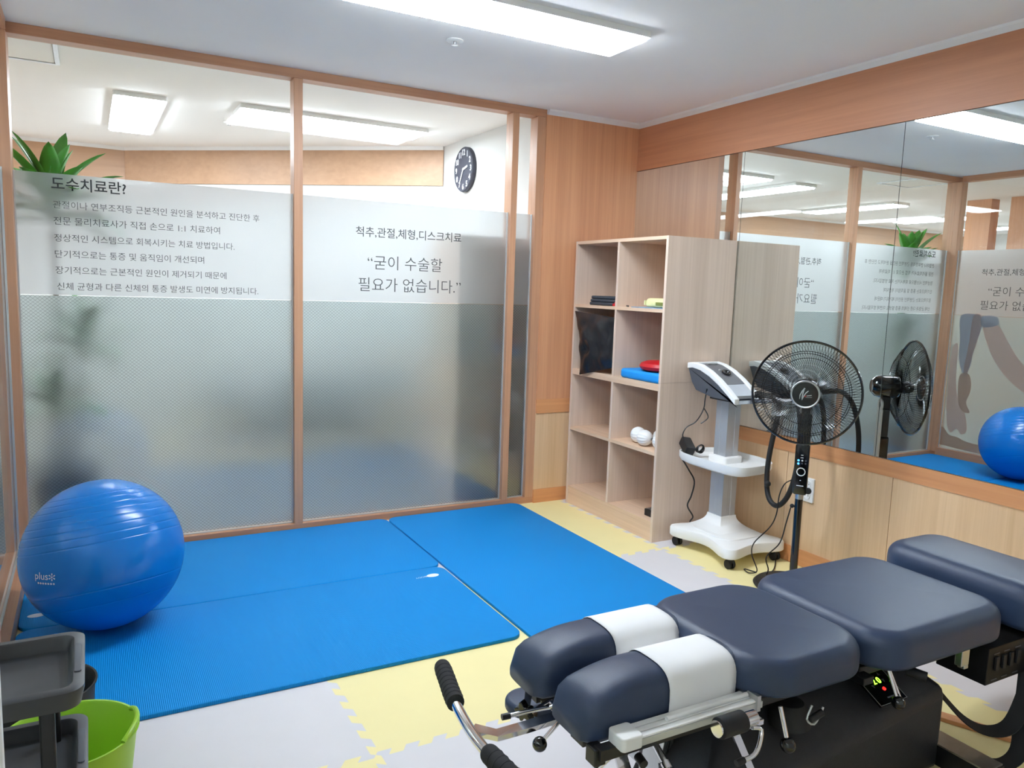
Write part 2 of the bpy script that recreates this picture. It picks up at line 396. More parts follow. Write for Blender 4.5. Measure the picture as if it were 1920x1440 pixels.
# glass partition frame (back)
DF = 0.085
struct(B(-3.49, -0.69, 0.0, DF, H-0.045, H), 'trim_6', M_frame_h, 'wooden head rail of the back glass partition', bevel=0.002)
struct(B(-3.49, -0.69, 0.0, DF, -0.012, 0.038), 'trim_7', M_frame_h, 'wooden sill of the back glass partition', bevel=0.002)
posts = [(-2.179, -2.134, 'slim wooden post between the two wide panes'), (-0.917, -0.876, 'slim wooden post beside the narrow pane'), (-0.752, -0.69, 'wooden end post next to the wood panel')]
for i, (a, b, l) in enumerate(posts):
    struct(B(a, b, 0.0, DF, 0.038, H-0.045), 'trim_%d' % (8+i), M_frame, l, bevel=0.002)
struct(MB().box(-3.475, -3.394, 0.0, DF, 0.038, H-0.045).box(-3.475, -3.394, -0.045, 0.0, 0.038, H-0.045), 'trim_11', M_frame, 'wooden corner post of the two glass partitions', bevel=0.002)
ZF, ZD = 1.785, 1.241
def pane_x(nm, x0, x1, lab):
    r = bpy.data.objects.new(nm, None); COL.objects.link(r); r.location = ((x0+x1)/2, 0.04, 0.0); r['kind'] = 'structure'; r['label'] = lab
    B(x0, x1, 0.040, 0.046, 0.036, H-0.043).build('glass_pane', M_glass, r, smooth=False)
    B(x0+0.006, x1-0.006, 0.0385, 0.0398, ZD, ZF).build('frosted_film', M_film, r, smooth=False)
    B(x0+0.006, x1-0.006, 0.0385, 0.0398, 0.045, ZD-0.003).build('diamond_film', M_film_low, r, smooth=False)
    m = MB(); t = 0.006
    m.box(x0, x1, 0.028, 0.039, 0.038, 0.038+t); m.box(x0, x0+t, 0.028, 0.038, 0.038, ZF); m.box(x1-t, x1, 0.028, 0.038, 0.038, ZF)
    m.build('glazing_bead', M_bead, r, smooth=False)
    return r
w1 = pane_x('window_1', -3.394, -2.179, 'wide left pane with a printed explanation on frosted film')
w2 = pane_x('window_2', -2.134, -0.917, 'wide right pane with a quotation on frosted film')
w3 = pane_x('window_3', -0.876, -0.752, 'narrow frosted pane at the end of the partition')
def fx(x, z): return lambda u, v, d: (x+u, 0.0382-d, z+v)
text('도수치료란?', 'lettering', M_dark, w1, fx(-3.251, 1.742), width=0.302, thin=-0.012)
for body, x, wd, z in [('관절이나 연부조직등 근본적인 원인을 분석하고 진단한 후', -3.247, 0.902, 1.648), ('전문 물리치료사가 직접 손으로 1:1 치료하여', -3.247, 0.712, 1.576),
                       ('정상적인 시스템으로 회복시키는 치료 방법입니다.', -3.247, 0.780, 1.500), ('단기적으로는 통증 및 움직임이 개선되며', -3.247, 0.636, 1.427),
                       ('장기적으로는 근본적인 원인이 제거되기 때문에', -3.247, 0.740, 1.354), ('신체 균형과 다른 신체의 통증 발생도 미연에 방지됩니다.', -3.243, 0.890, 1.281)]:
    text(body, 'lettering', M_darkg, w1, fx(x, z), width=wd, thin=0.004)
text('척추,관절,체형,디스크치료', 'lettering', M_darkg, w2, fx(-1.841, 1.617), width=0.626, thin=-0.004)
text('“굳이 수술할', 'lettering', M_darkg, w2, fx(-1.774, 1.456), width=0.442, thin=0.006)
text('필요가 없습니다.”', 'lettering', M_darkg, w2, fx(-1.824, 1.335), width=0.612, thin=0.006)
# left glass partition (plane X=-3.44)
XL = -3.44
struct(B(-3.475, -3.392, -5.0, -0.045, H-0.045, H), 'trim_12', M_frame_y, 'wooden head rail of the left glass partition')
struct(B(-3.475, -3.392, -5.0, -0.045, -0.012, 0.075), 'trim_13', M_frame_y, 'wooden sill of the left glass partition', bevel=0.002)
for i, y in enumerate((-1.32, -2.6, -3.9)):
    struct(B(-3.475, -3.392, y-0.045, y, 0.075, H-0.045), 'trim_%d' % (14+i), M_frame, 'wooden post of the left glass partition')
def pane_y(nm, y0, y1, lab, pictures):
    r = bpy.data.objects.new(nm, None); COL.objects.link(r); r.location = (XL, (y0+y1)/2, 0.0); r['kind'] = 'structure'; r['label'] = lab
    B(XL-0.004, XL+0.002, y0, y1, 0.073, H-0.043).build('glass_pane', M_glass, r, smooth=False)
    B(XL-0.0068, XL-0.0058, y0+0.006, y1-0.006, ZD, ZF).build('frosted_film', M_film, r, smooth=False)
    B(XL-0.0068, XL-0.0058, y0+0.006, y1-0.006, 0.08, ZD-0.002).build('photo_film', M_film_side, r, smooth=False)
    m = MB(); t = 0.006
    m.box(XL+0.003, XL+0.012, y0, y1, 0.075, 0.075+t); m.box(XL+0.003, XL+0.012, y0, y0+t, 0.075, ZF); m.box(XL+0.003, XL+0.012, y1-t, y1, 0.075, ZF)
    m.build('glazing_bead', M_bead, r, smooth=False)
    if pictures:
        Mx = Matrix(((0,0,1,XL-0.0043),(1,0,0,0),(0,1,0,0),(0,0,0,1)))
        def pic(poly, mat, nm, k):
            MB().prism(smoothpoly(poly), -0.0002*(6-k)-0.00012, -0.0002*(6-k), Mx).build(nm, mat, r, smooth=False)
        pic([(-0.12, 1.236), (-0.29, 1.236), (-0.30, 1.12), (-0.26, 0.98), (-0.24, 0.80), (-0.19, 0.74), (-0.14, 0.86), (-0.13, 1.05)], M_grey_print, 'printed_cloth', 1)
        pic([(-0.225, 1.236), (-0.30, 1.236), (-0.29, 1.08), (-0.25, 0.90), (-0.22, 0.74), (-0.19, 0.78), (-0.21, 1.0)], M_skin_print, 'printed_forearm', 2)
        pic([(-0.30, 1.236), (-0.42, 1.236), (-0.43, 1.17), (-0.31, 1.15)], M_grey_print, 'printed_cuff', 3)
        pic([(-0.31, 1.16), (-0.43, 1.17), (-0.52, 1.05), (-0.63, 0.90), (-0.82, 0.72), (-0.98, 0.66), (-0.98, 0.50), (-0.80, 0.58), (-0.58, 0.72), (-0.42, 0.90)], M_skin_print, 'printed_arm', 2)
        pic([(-0.07, 0.92), (-0.12, 0.98), (-0.13, 0.70), (-0.17, 0.52), (-0.24, 0.40), (-0.27, 0.27), (-0.23, 0.22), (-0.18, 0.26), (-0.13, 0.22), (-0.09, 0.30), (-0.07, 0.5)], M_skin_print, 'printed_hand', 3)
        pic([(-0.16, 0.72), (-0.24, 0.74), (-0.27, 0.62), (-0.24, 0.50), (-0.28, 0.42), (-0.22, 0.42), (-0.17, 0.50)], M_brown_print, 'printed_shadow', 4)
        pic([(-0.05, 0.26), (-0.12, 0.20), (-0.20, 0.19), (-0.34, 0.16), (-0.9, 0.16), (-1.2, 0.18), (-1.2, 0.10), (-0.05, 0.10)], M_brown_print, 'printed_skin', 1)
    return r
def smoothpoly(p, n=5):
    out = []; K = len(p)
    for i in range(K):
        a, b, c, d = [Vector((*p[(i+j) % K], 0)) for j in (-1, 0, 1, 2)]
        for t in range(n):
            u = t/n; q = 0.5*((2*b)+(c-a)*u+(2*a-5*b+4*c-d)*u*u+(3*b-a-3*c+d)*u**3); out.append((q.x, q.y))
    return out
w4 = pane_y('window_4', -1.32, -0.045, 'side pane by the ball with a printed photograph of hands', True)
pane_y('window_5', -2.6, -1.365, 'second side pane toward the camera', False)
pane_y('window_6', -3.9, -2.645, 'third side pane beside the camera', False)
pane_y('window_7', -5.0, -3.945, 'side pane behind the camera', False)
# lettering on the side pane is laid to be read from the corridor
def fy(y, z): return lambda u, v, d: (XL-0.0050+d*0.3, y-u, z+v)
text('척추,관절,체형,디스크치료', 'lettering', M_darkg, w4, fy(-0.256, 1.60), width=0.626, thin=-0.004)
text('“굳이 수술할', 'lettering', M_darkg, w4, fy(-0.325, 1.445), width=0.442, thin=0.006)
text('필요가 없습니다.”', 'lettering', M_darkg, w4, fy(-0.272, 1.33), width=0.612, thin=0.006)
# near wall behind the camera, coloured paler to bounce light onto the foreground
struct(B(-3.49, 0.1, -5.1, -5.0, 0, H), 'wall_near', pbr('near wall bounce white', srgb(240, 240, 238), 0.85, var=0.01))
# rooms beyond the glass
struct(B(-0.69, -0.59, 0.1, 1.53, 0, H), 'wall_beyond_right', M_wallw)
ang = math.atan2(3.29-1.53, -2.81+0.69)
Md = Matrix.Translation((-0.69, 1.53, 0)) @ Matrix.Rotation(ang, 4, 'Z'); LD = math.hypot(2.12, 1.76)
struct(MB().box(0, LD, -0.1, 0.0, 0, H, Md), 'wall_beyond_diagonal', M_wallw)
struct(MB().box(0, LD, 0.0, 0.012, 2.105, 2.372, Md), 'trim_20', M_band_d, 'wooden band across the far diagonal wall')
struct(MB().box(0, LD, 0.0, 0.02, 2.372, H, Md), 'trim_21', M_molding, 'white molding over the far band')
struct(B(-9.1, -2.75, 3.3, 3.4, 0, H), 'wall_beyond_back', M_wallw)
struct(B(-9.1, -2.81, 3.288, 3.2995, 2.105, 2.372), 'trim_22', M_band_d, 'wooden band on the wall far beyond the glass')
struct(B(-9.1, -2.81, 3.28, 3.2995, 2.372, H), 'trim_23', M_molding, 'white molding on the far wall')
struct(B(-9.2, -9.1, -5.1, 3.4, 0, H), 'wall_beyond_left', M_wallw)
struct(B(-9.1, -3.49, -5.1, -5.0, 0, H), 'wall_beyond_near', M_wallw)
for x, y in ((-5.03, 0.73), (-5.03, 0.29), (-5.03, -0.15)):
    struct(B(x-0.07, x+0.07, y-0.125, y+0.125, -0.012, H), 'trim_wood_column', M_panel, 'upright wooden fin in the corridor')
# foam floor tiles with dovetailed edges
XE = [-3.392, -2.437, -1.47, -0.5, -0.02]; YE = [0.0, -1.03, -2.11, -3.15, -4.2, -4.99]
def dove(p0, p1, nt):
    """interlocking edge polyline from p0 to p1, teeth to alternating sides"""
    p0, p1 = Vector(p0), Vector(p1); d = (p1-p0); L = d.length; d.normalize(); nrm = Vector((-d.y, d.x)); a = 0.013; per = L/nt; out = [p0]
    for k in range(nt):
        s = k*per; h = per*0.25; sl = per*0.10
        for t, v in ((0.0, 1), (h-sl*0, 1), (2*h+sl, 1), (2*h-sl, -1), (4*h-sl*0, -1)):
            if t == 0.0:
                if k: out.append(p0+d*(s+sl)+nrm*a)
                else: out.append(p0+d*(s+sl)+nrm*a)
            elif t == h: continue
            elif v == 1: out.append(p0+d*(s+t)+nrm*a)
            else: out.append(p0+d*(s+t-(2*sl if t > 3*h else 0)+(sl if t > 3*h else 0))+nrm*-a)
        # lead back to the centre line
    out.append(p1); return out
def edge_pts(horizontal, i, j):
    # horizontal: along X between XE[i],XE[i+1] at YE[j]; else along Y between YE[j],YE[j+1] at XE[i]
    if horizontal:
        a, b = (XE[i], YE[j]), (XE[i+1], YE[j]); flat = j in (0, len(YE)-1)
    else:
        a, b = (XE[i], YE[j]), (XE[i], YE[j+1]); flat = i in (0, len(XE)-1)
    if flat: return [Vector(a), Vector(b)]
    L = (Vector(b)-Vector(a)).length
    return dove(a, b, max(2, round(L/0.092)))
tile_lab = {}
for i in range(len(XE)-1):
    for j in range(len(YE)-1):
        top = edge_pts(True, i, j); right = edge_pts(False, i+1, j); bot = edge_pts(True, i, j+1); left = edge_pts(False, i, j)
        loop = [v for v in top[:-1]]+[v for v in right[:-1]]+[v for v in reversed(bot)][:-1]+[v for v in reversed(left)][:-1]
        yel = (i+j) % 2 == 0
        c = Vector(((XE[i]+XE[i+1])/2, (YE[j]+YE[j+1])/2))
        if j >= 4 : continue
        poly = [(v.x, v.y) for v in loop]
        m = MB(); m.prism([(x, y) for x, y in reversed(poly)], -0.012, 0.0)
        o = m.build('foam_floor_tile', M_tyel if yel else M_tgrey, None, smooth=False)
        cols = ['by the left glass partition', 'left of the headrest cushions', 'under the middle of the room', 'along the right wall']
        rows = ['at the back partition', 'one tile out from the back', 'in front of the blue mats', 'nearest the camera']
        tag(o, ('pale yellow' if yel else 'light grey')+' interlocking foam floor tile '+cols[i]+', '+rows[j], 'floor mat', 'interlocking foam floor tiles')

# ================================================================== CEILING FITTINGS
def ceil_light(x0, x1, y0, y1, label):
    t = thing('ceiling_light', ((x0+x1)/2, (y0+y1)/2, H), label, 'light', 'flat rectangular ceiling lights')
    cx, cy, lx, ly = (x0+x1)/2, (y0+y1)/2, x1-x0, y1-y0
    MB().rbox(cx, cy, H-0.026, H-0.0005, lx+0.024, ly+0.024, 0.012).build('housing', M_white, t)
    MB().rbox(cx, cy, H-0.038, H-0.026, lx, ly, 0.014, 0, 0.006).build('diffuser', M_lamp, t)
    return t
L0 = ceil_light(-2.28, -1.075, -1.43, -1.165, 'long lit ceiling panel inside this room, nearest the top edge')
def lcopy(src, dx, dy, label, rot=0):
    c = copy_tree(src, None, (dx, dy, 0)); c.rotation_euler = (0, 0, rot); c['label'] = label; return c
cx0, cy0 = -1.6775, -1.2975
lcopy(L0, -1.66-cx0, 1.115-cy0, 'long lit ceiling panel beyond the two wide panes')
lcopy(L0, -2.815-cx0, 1.70-cy0, 'short-looking lit ceiling panel beyond the left pane, above the plant', PI/2)
for k, (x, l) in enumerate(((-4.65, 'lit corridor ceiling panel seen in the mirror right of the joint'), (-6.35, 'lit corridor ceiling panel seen in the mirror, second furthest'), (-7.9, 'furthest lit corridor ceiling panel seen in the mirror'))):
    lcopy(L0, x-cx0, 2.0-cy0, l, PI/2)
lcopy(L0, -6.0-cx0, -2.4-cy0, 'lit corridor ceiling panel beyond the left partition', PI/2)
lcopy(L0, -4.35-cx0, -3.1-cy0, 'unseen added fill light panel just outside the left partition, level with the table', PI/2)  # added out of view to brighten the table's camera-facing sides
lcopy(L0, -4.35-cx0, -4.35-cy0, 'unseen added fill light panel outside the left partition, behind the camera', PI/2)  # second added panel, out of view, filling the foreground from behind
def sprinkler(x, y, label):
    t = thing('sprinkler', (x, y, H), label, 'sprinkler', 'ceiling sprinklers')
    MB().lathe([(0, 0), (0.035, 0), (0.038, -0.004), (0.030, -0.008), (0.014, -0.007), (0, -0.007)], Matrix.Translation((x, y, H-0.0005)), 28).build('cover_plate', M_white, t)
    m = MB(); m.cyl((x, y, H-0.007), (x, y, H-0.020), 0.007, 14); m.cyl((x, y, H-0.020), (x, y, H-0.023), 0.013, 16); m.build('nozzle', M_alu, t)
sprinkler(-1.69, -0.874, 'small round ceiling sprinkler beside the ceiling light of this room')
sprinkler(-2.24, 1.63, 'small round sprinkler on the ceiling beyond the left pane')
t = thing('ceiling_hatch', (-3.35, 0.5, H), 'square access hatch in the ceiling beyond the left pane', 'hatch')
m = MB(); x0, x1, y0, y1 = -3.66, -3.21, 0.19, 0.64
for a in ((x0, x1, y0, y0+0.02), (x0, x1, y1-0.02, y1), (x0, x0+0.02, y0+0.02, y1-0.02), (x1-0.02, x1, y0+0.02, y1-0.02)): m.box(*a, H-0.010, H-0.0005)
m.build('frame', M_alu, t, smooth=False)
B(x0+0.024, x1-0.024, y0+0.024, y1-0.024, H-0.006, H-0.0005).build('lid', M_ceil, t, smooth=False)

# ================================================================== BLUE MATS AND BALL
def blue_mat(x0, x1, y0, y1, label):
    o = MB().rbox((x0+x1)/2, (y0+y1)/2, 0.0005, 0.0145, x1-x0, y1-y0, 0.055, 0.003, 0.002, n=8, m=3)
    t = thing('exercise_mat', ((x0+x1)/2, (y0+y1)/2, 0.0005), label, 'mat', 'blue ribbed exercise mats')
    o.build('pad', M_mat, t); return t
mA = blue_mat(-3.391, -1.672, -0.822, -0.008, 'blue ribbed mat under the ball, along the back partition')
mB = blue_mat(-3.391, -1.680, -1.640, -0.828, 'blue ribbed mat in front, nearest the camera')
mC = blue_mat(-1.662, -0.812, -1.86, -0.006, 'blue ribbed mat on the right, turned lengthwise from the partition')
def logo(x, y, a, par, flip=1):
    R = Matrix.Translation((x, y, 0.0147)) @ Matrix.Rotation(a, 4, 'Z')
    MB().lathe([(0, 0), (0.030, 0), (0.030, 0.0004), (0, 0.0004)], R @ Matrix.Diagonal((1, 0.62, 1, 1)), 28).build('emblem', M_whitep, par)
    text('BODY', 'lettering', M_whitep, par, lambda u, v, d: R @ Vector((0.032+u, v, 0.0002+d*0.3)), width=0.055, thin=0.0)
logo(-1.765, -0.93, PI*1.02, mB)
logo(-3.335, -0.70, 0.0, mA)

bc = Vector((-3.095, -0.892, 0.0150+0.2795)); br = 0.279
t = thing('exercise_ball', (bc.x, bc.y, 0.0150), 'large glossy blue exercise ball with ringed grooves on the mats', 'ball')
ax = Vector((-0.10, 0.26, 0.96)).normalized(); Mq = Matrix.Translation(bc) @ ax.to_track_quat('Z', 'Y').to_matrix().to_4x4()
gro = [0.19+0.105*k for k in range(8)]; gro = gro+[-0.40, -0.62]
prof = []; NB = 560
for k in range(NB+1):
    th = -PI/2+PI*k/NB; s_ = 0
    for g in gro:
        s_ += math.exp(-((th-g)/0.0062)**2)
    prof.append(((br-0.0014*s_)*math.cos(th), (br-0.0014*s_)*math.sin(th)))
prof[0] = (0, prof[0][1]); prof[-1] = (0, prof[-1][1])
MB().lathe(prof, Mq, 96).build('shell', M_ball, t, ang=60)
nl = Vector((-0.653, -0.756, 0.03)).normalized(); el = Vector((0, 0, 1)).cross(nl).normalized(); ul = nl.cross(el)
def fb(u0, v0):
    def g(u, v, d):
        q = bc+nl*br+el*(u0+u)+ul*(v0+v+(u0+u)*0.06)
        return bc+(q-bc).normalized()*(br+0.0005+d)
    return g
text('plus', 'lettering', M_whitep, t, fb(-0.045, 0.0), width=0.055, thin=0.0)
text('•••••••', 'lettering', M_whitep, t, fb(-0.035, -0.022), width=0.07)
text('✻', 'emblem', M_whitep, t, fb(0.013, 0.002), width=0.024)

# ================================================================== STORAGE SHELF
sx0, sx1, sy0, sy1, sh, th = -0.49, -0.012, -0.932, -0.068, 1.636, 0.018
t = thing('storage_shelf', ((sx0+sx1)/2, (sy0+sy1)/2, 0.0), 'tall ash laminate cubby shelf with eight open cells in the corner', 'shelf')
B(sx0, sx1, sy0, sy0+th, 0, 0.868).build('side_panel', M_shelf, t, smooth=False)
B(sx0, sx1, sy0, sy0+th, 0.869, sh).build('side_panel', M_shelf, t, smooth=False)
B(sx0, sx1, sy1-th, sy1, 0, sh).build('side_panel', M_shelf, t, smooth=False)
ya, yb = sy0+th, sy1-th
B(sx0, sx1, ya, yb, sh-th, sh).build('top_board', M_shelf_h, t, smooth=False)
zb = [0.112, 0.492, 0.860, 1.256]
for z in zb:
    hh = 0.036 if abs(z-0.86) < 0.01 else th
    B(sx0+0.001, sx1-0.01, ya, yb, z-hh, z).build('shelf_board', M_shelf_h, t, smooth=False)
B(sx0+0.002, sx1-0.01, -0.511, -0.493, 0.112, sh-th).build('divider', M_shelf, t, smooth=False)
B(sx1-0.010, sx1-0.002, ya, yb, 0.10, sh-th).build('back_panel', M_shelf, t, smooth=False)
B(sx0+0.004, sx0+0.022, ya, yb, 0.001, 0.094).build('plinth', M_shelf_h, t, smooth=False)
# contents
t = thing('folded_towel', (-0.40, -0.33, 1.257), 'folded dark grey towel in the top left cell', 'towel')
for k in range(3):
    MB().rbox(-0.385, -0.345, 1.2572+k*0.0185, 1.2752+k*0.0185, 0.20-0.006*k, 0.265-0.008*k, 0.03, 0.008, 0.008).build('fold', pbr('grey towel', srgb(62, 64, 70), 0.95, bump=0.6, bscale=400), t)
tag(MB().rbox(-0.452, -0.452, 1.2572, 1.272, 0.05, 0.07, 0.012, 0.006, 0.004).build('cloth', pbr('blue cloth', srgb(44, 56, 140), 0.8)), 'small blue folded cloth in front of the grey towel', 'cloth')
tag(MB().rbox(-0.466, -0.482, 1.2722, 1.280, 0.03, 0.02, 0.006, 0.003).box(-0.483, -0.455, -0.488, -0.462, 1.2572, 1.2721).build('red_case', M_red), 'small red case at the edge of the top left cell', 'case')
t = thing('wipes_pack', (-0.40, -0.83, 1.264), 'pale yellow soft pack of wipes in the top right cell', 'wipes')
M_pack = pbr('pale yellow film', srgb(232, 230, 170), 0.35, var=0.1, nscale=30, bump=0.6, bscale=60)
MB().rbox(-0.38, -0.80, 1.2635, 1.311, 0.13, 0.20, 0.03, 0.02, 0.012, M=None).build('pouch', M_pack, t)
MB().box(-0.385, -0.345, -0.695, -0.668, 1.275, 1.293).box(-0.43, -0.33, -0.692, -0.682, 1.272, 1.298).build('crimped_end', M_pack, t)
MB().box(-0.4462, -0.4455, -0.88, -0.80, 1.272, 1.290).build('label', pbr('olive print', srgb(120, 126, 60), 0.5), t)
tag(B(-0.478, -0.30, -0.905, -0.63, 1.2566, 1.2605).build('paper_sheet', pbr('blue white print', srgb(150, 185, 225), 0.5, var=0.5, nscale=14)), 'blue and white printed sheet under the wipes pack', 'paper')
tag(MB().cyl((-0.475, -0.60, 1.262), (-0.44, -0.54, 1.262), 0.0045, 12).build('marker_pen', M_black), 'black marker pen on the top right cell board', 'pen')
# black cushion leaning out of the second left cell
t = thing('black_cushion', (-0.42, -0.30, 0.861), 'crumpled black leatherette cushion in the second left cell', 'cushion')
m = MB(); G = 18; vs = {}
TL_, TR_, BL_, BR_ = Vector((-0.500, -0.100, 1.215)), Vector((-0.462, -0.484, 1.190)), Vector((-0.518, -0.205, 0.832)), Vector((-0.460, -0.480, 0.905))
en = Vector((-1, 0.12, 0.05)).normalized()
for side in (1, -1):
    for a in range(G+1):
        for b in range(G+1):
            u, v = a/G, b/G; U, V = 2*u-1, 2*v-1
            puff = ((1-U*U)*(1-V*V))**0.55 if 0 < a < G and 0 < b < G else 0
            cur = 0.030*(1-V*V)*(1-u)
            wr = 0.040*noise.noise(Vector((U*2.2, V*2.2, side)))*puff+0.016*noise.noise(Vector((U*5, V*4, side+4)))*puff
            q = TL_.lerp(TR_, u).lerp(BL_.lerp(BR_, u), v)+en*(side*0.036*puff+wr)+Vector((0, -cur, 0))
            if puff == 0:
                if (a, b) in vs: continue
                vs[(a, b)] = m.bm.verts.new(q)
            else: vs[(a, b, side)] = m.bm.verts.new(q)
for side in (1, -1):
    g = lambda a, b: vs.get((a, b)) or vs[(a, b, side)]
    for a in range(G):
        for b in range(G): m.bm.faces.new((g(a, b), g(a+1, b), g(a+1, b+1), g(a, b+1)))
m.build('cover', M_blackle, t, ang=80)
MB().box(-0.462, -0.458, -0.178, -0.160, 0.868, 0.905).build('care_tag', M_whitep, t)
tag(MB().rbox(-0.375, -0.735, 0.8605, 0.912, 0.225, 0.355, 0.035, 0.016, 0.016).build('foam_pad', M_sky), 'bright blue foam balance pad in the second right cell', 'pad')
t = thing('balance_cushion', (-0.37, -0.80, 0.913), 'round red cushion lying on the blue foam pad', 'cushion')
MB().lathe([(0, 0), (0.09, 0.002), (0.118, 0.012), (0.126, 0.028), (0.118, 0.044), (0.09, 0.055), (0, 0.058)], Matrix.Translation((-0.36, -0.784, 0.9125)), 40).build('disc', M_red, t)
def massage_ball(x, y, rot, label, ribs=16, r=0.045):
    t = thing('massage_ball', (x, y, 0.4925), label, 'ball', 'white ribbed massage balls')
    m = MB(); n = 64; k = 24; rings = []; Rm = Matrix.Translation((x, y, 0.4925+r)) @ Matrix.Rotation(rot, 4, 'Z') @ Matrix.Rotation(PI/2, 4, 'Y')
    for i in range(k+1):
        ph = PI*i/k; ring = []
        if i in (0, k): ring = [m.bm.verts.new(Rm @ Vector((0, 0, -r*math.cos(ph))))]
        else:
            for q in range(n):
                a = 2*PI*q/n; rr = r*math.sin(ph)*(1-0.085*(1-abs(math.sin(ribs/2*a)))**2.5*math.sin(ph))
                ring.append(m.bm.verts.new(Rm @ Vector((rr*math.cos(a), rr*math.sin(a), -r*math.cos(ph)))))
        rings.append(ring)
    for A, Bq in zip(rings, rings[1:]):
        for i in range(n):
            j = (i+1) % n
            if len(A) == 1: m.bm.faces.new((A[0], Bq[i], Bq[j]))
            elif len(Bq) == 1: m.bm.faces.new((A[i], A[j], Bq[0]))
            else: m.bm.faces.new((A[i], A[j], Bq[j], Bq[i]))
    m.build('shell', M_white, t, ang=80)
    d = Rm.to_3x3() @ Vector((0, 0, 1))
    MB().cyl(Vector((x, y, 0.4925+r))+d*(r-0.002), Vector((x, y, 0.4925+r))+d*(r+0.006), 0.008, 14).build('valve', M_alu, t)
massage_ball(-0.40, -0.655, -1.2, 'white ribbed massage ball, leftmost of the group in the shelf')
massage_ball(-0.425, -0.745, -1.35, 'white ribbed massage ball in front, middle of the group')
massage_ball(-0.32, -0.755, 0.4, 'white ribbed massage ball at the back of the group')
massage_ball(-0.41, -0.862, 1.6, 'white ribbed massage ball by the right side panel')
t = thing('black_box', (-0.40, -0.86, 0.113), 'flat black box with a pale insert in the bottom right cell', 'box')
B(-0.44, -0.34, -0.905, -0.795, 0.1125, 0.150).build('tray', M_black, t, bevel=0.002)
B(-0.432, -0.348, -0.897, -0.803, 0.1502, 0.153).build('insert', M_alu, t)
tag(MB().rbox(-0.37, -0.765, 0.1125, 0.125, 0.035, 0.05, 0.01, 0.004).build('white_case', M_white), 'small white plastic case behind the black box', 'case')

# ================================================================== OTHER SIDE OF THE GLASS
t = thing('storage_cabinet', (-0.93, 0.30, -0.012), 'tall ash laminate cabinet just behind the glass near the end post', 'cabinet')
B(-1.172, -0.705, 0.13, 0.56, -0.012, 1.645).build('body', M_shelf, t, smooth=False)
B(-1.180, -1.174, 0.135, 0.345, 0.05, 1.63).build('door', M_shelf, t, smooth=False)
B(-1.180, -1.174, 0.348, 0.555, 0.05, 1.63).build('door', M_shelf, t, smooth=False)
t = thing('wall_clock', (-0.69, 1.11, 2.18), 'round dark wall clock with white numerals and hands', 'clock')
Mc = Matrix(((0, 0, -1, -0.6905), (-1, 0, 0, 1.105), (0, 1, 0, 2.178), (0, 0, 0, 1)))   # x: toward -Y, y: up, z: out of the wall
MB().lathe([(0, 0), (0.158, 0), (0.158, 0.026), (0.152, 0.032), (0.148, 0.028), (0, 0.028)], Mc, 56).build('dial', pbr('slate dial', srgb(56, 58, 70), 0.6), t)
for k in range(1, 13):
    a = PI/2-2*PI*k/12
    text(str(k), 'numeral', M_whitep, t, (lambda a: lambda u, v, d: Mc @ Vector((0.121*math.cos(a)+u, 0.121*math.sin(a)+v, 0.0285+d)))(a), height=0.042, align='CENTER', thin=-0.03)
for nm, a, l, wd in (('hour_hand', PI/2-2*PI*(2+35/60)/12, 0.074, 0.015), ('minute_hand', PI/2-2*PI*35/60, 0.100, 0.012)):
    Mh = Mc @ Matrix.Rotation(a, 4, 'Z'); MB().box(-0.012, l, -wd/2, wd/2, 0.031, 0.033, Mh).build(nm, M_whitep, t, smooth=False)
# plant
t = thing('potted_plant', (-3.27, 0.28, -0.012), 'tall leafy green plant in a dark pot behind the left pane', 'plant')
px, py = -3.25, 0.30
MB().lathe([(0, 0), (0.12, 0), (0.16, 0.36), (0.17, 0.38), (0.15, 0.38), (0.14, 0.33), (0, 0.33)], Matrix.Translation((px, py, -0.012)), 32).build('pot', M_blackm, t)
stems = [((px, py, 0.32), (px-0.01, py-0.02, 1.70)), ((px+0.04, py, 0.32), (px+0.10, py-0.05, 1.05)), ((px-0.05, py, 0.32), (px-0.03, py-0.06, 0.75))]
for a, b in stems: MB().cyl(a, b, 0.014, 12, 0.011).build('stem', M_stem, t)
def leaf(base, dirv, L_, W_, droop):
    m = MB(); d = Vector(dirv).normalized(); sd = d.cross(Vector((0, 0, 1))).normalized(); q = Vector(base); K = 10; rows = []
    for k in range(K+1):
        u = k/K; wv = W_*math.sin(PI*min(1, u*0.93+0.05))**0.8*(1 if u < 1 else 0)
        up = sd.cross(d).normalized()
        rows.append([m.bm.verts.new(q-sd*wv+up*wv*0.35), m.bm.verts.new(q), m.bm.verts.new(q+sd*wv+up*wv*0.35)])
        d = (d+Vector((0, 0, -droop/K))).normalized(); q = q+d*(L_/K)
    for a, b in zip(rows, rows[1:]):
        for i in (0, 1): m.bm.faces.new((a[i], a[i+1], b[i+1], b[i]))
    o = m.build('leaf', M_leaf, t, ang=80)
    s_ = o.modifiers.new('th', 'SOLIDIFY'); s_.thickness = 0.0012
random.seed(11)
for (a, b), n, ll in zip(stems, (24, 12, 9), (0.33, 0.25, 0.24)):
    for k in range(n):
        az = k*2.4+0.7; el_ = 0.2+1.1*(k/n)
        leaf(Vector(b)-Vector((0, 0, 0.12*(1-k/n))), (math.cos(az)*math.cos(el_), math.sin(az)*math.cos(el_)*0.45-0.08, math.sin(el_)), ll*(0.8+0.4*random.random()), 0.046, 1.15-0.75*k/n)
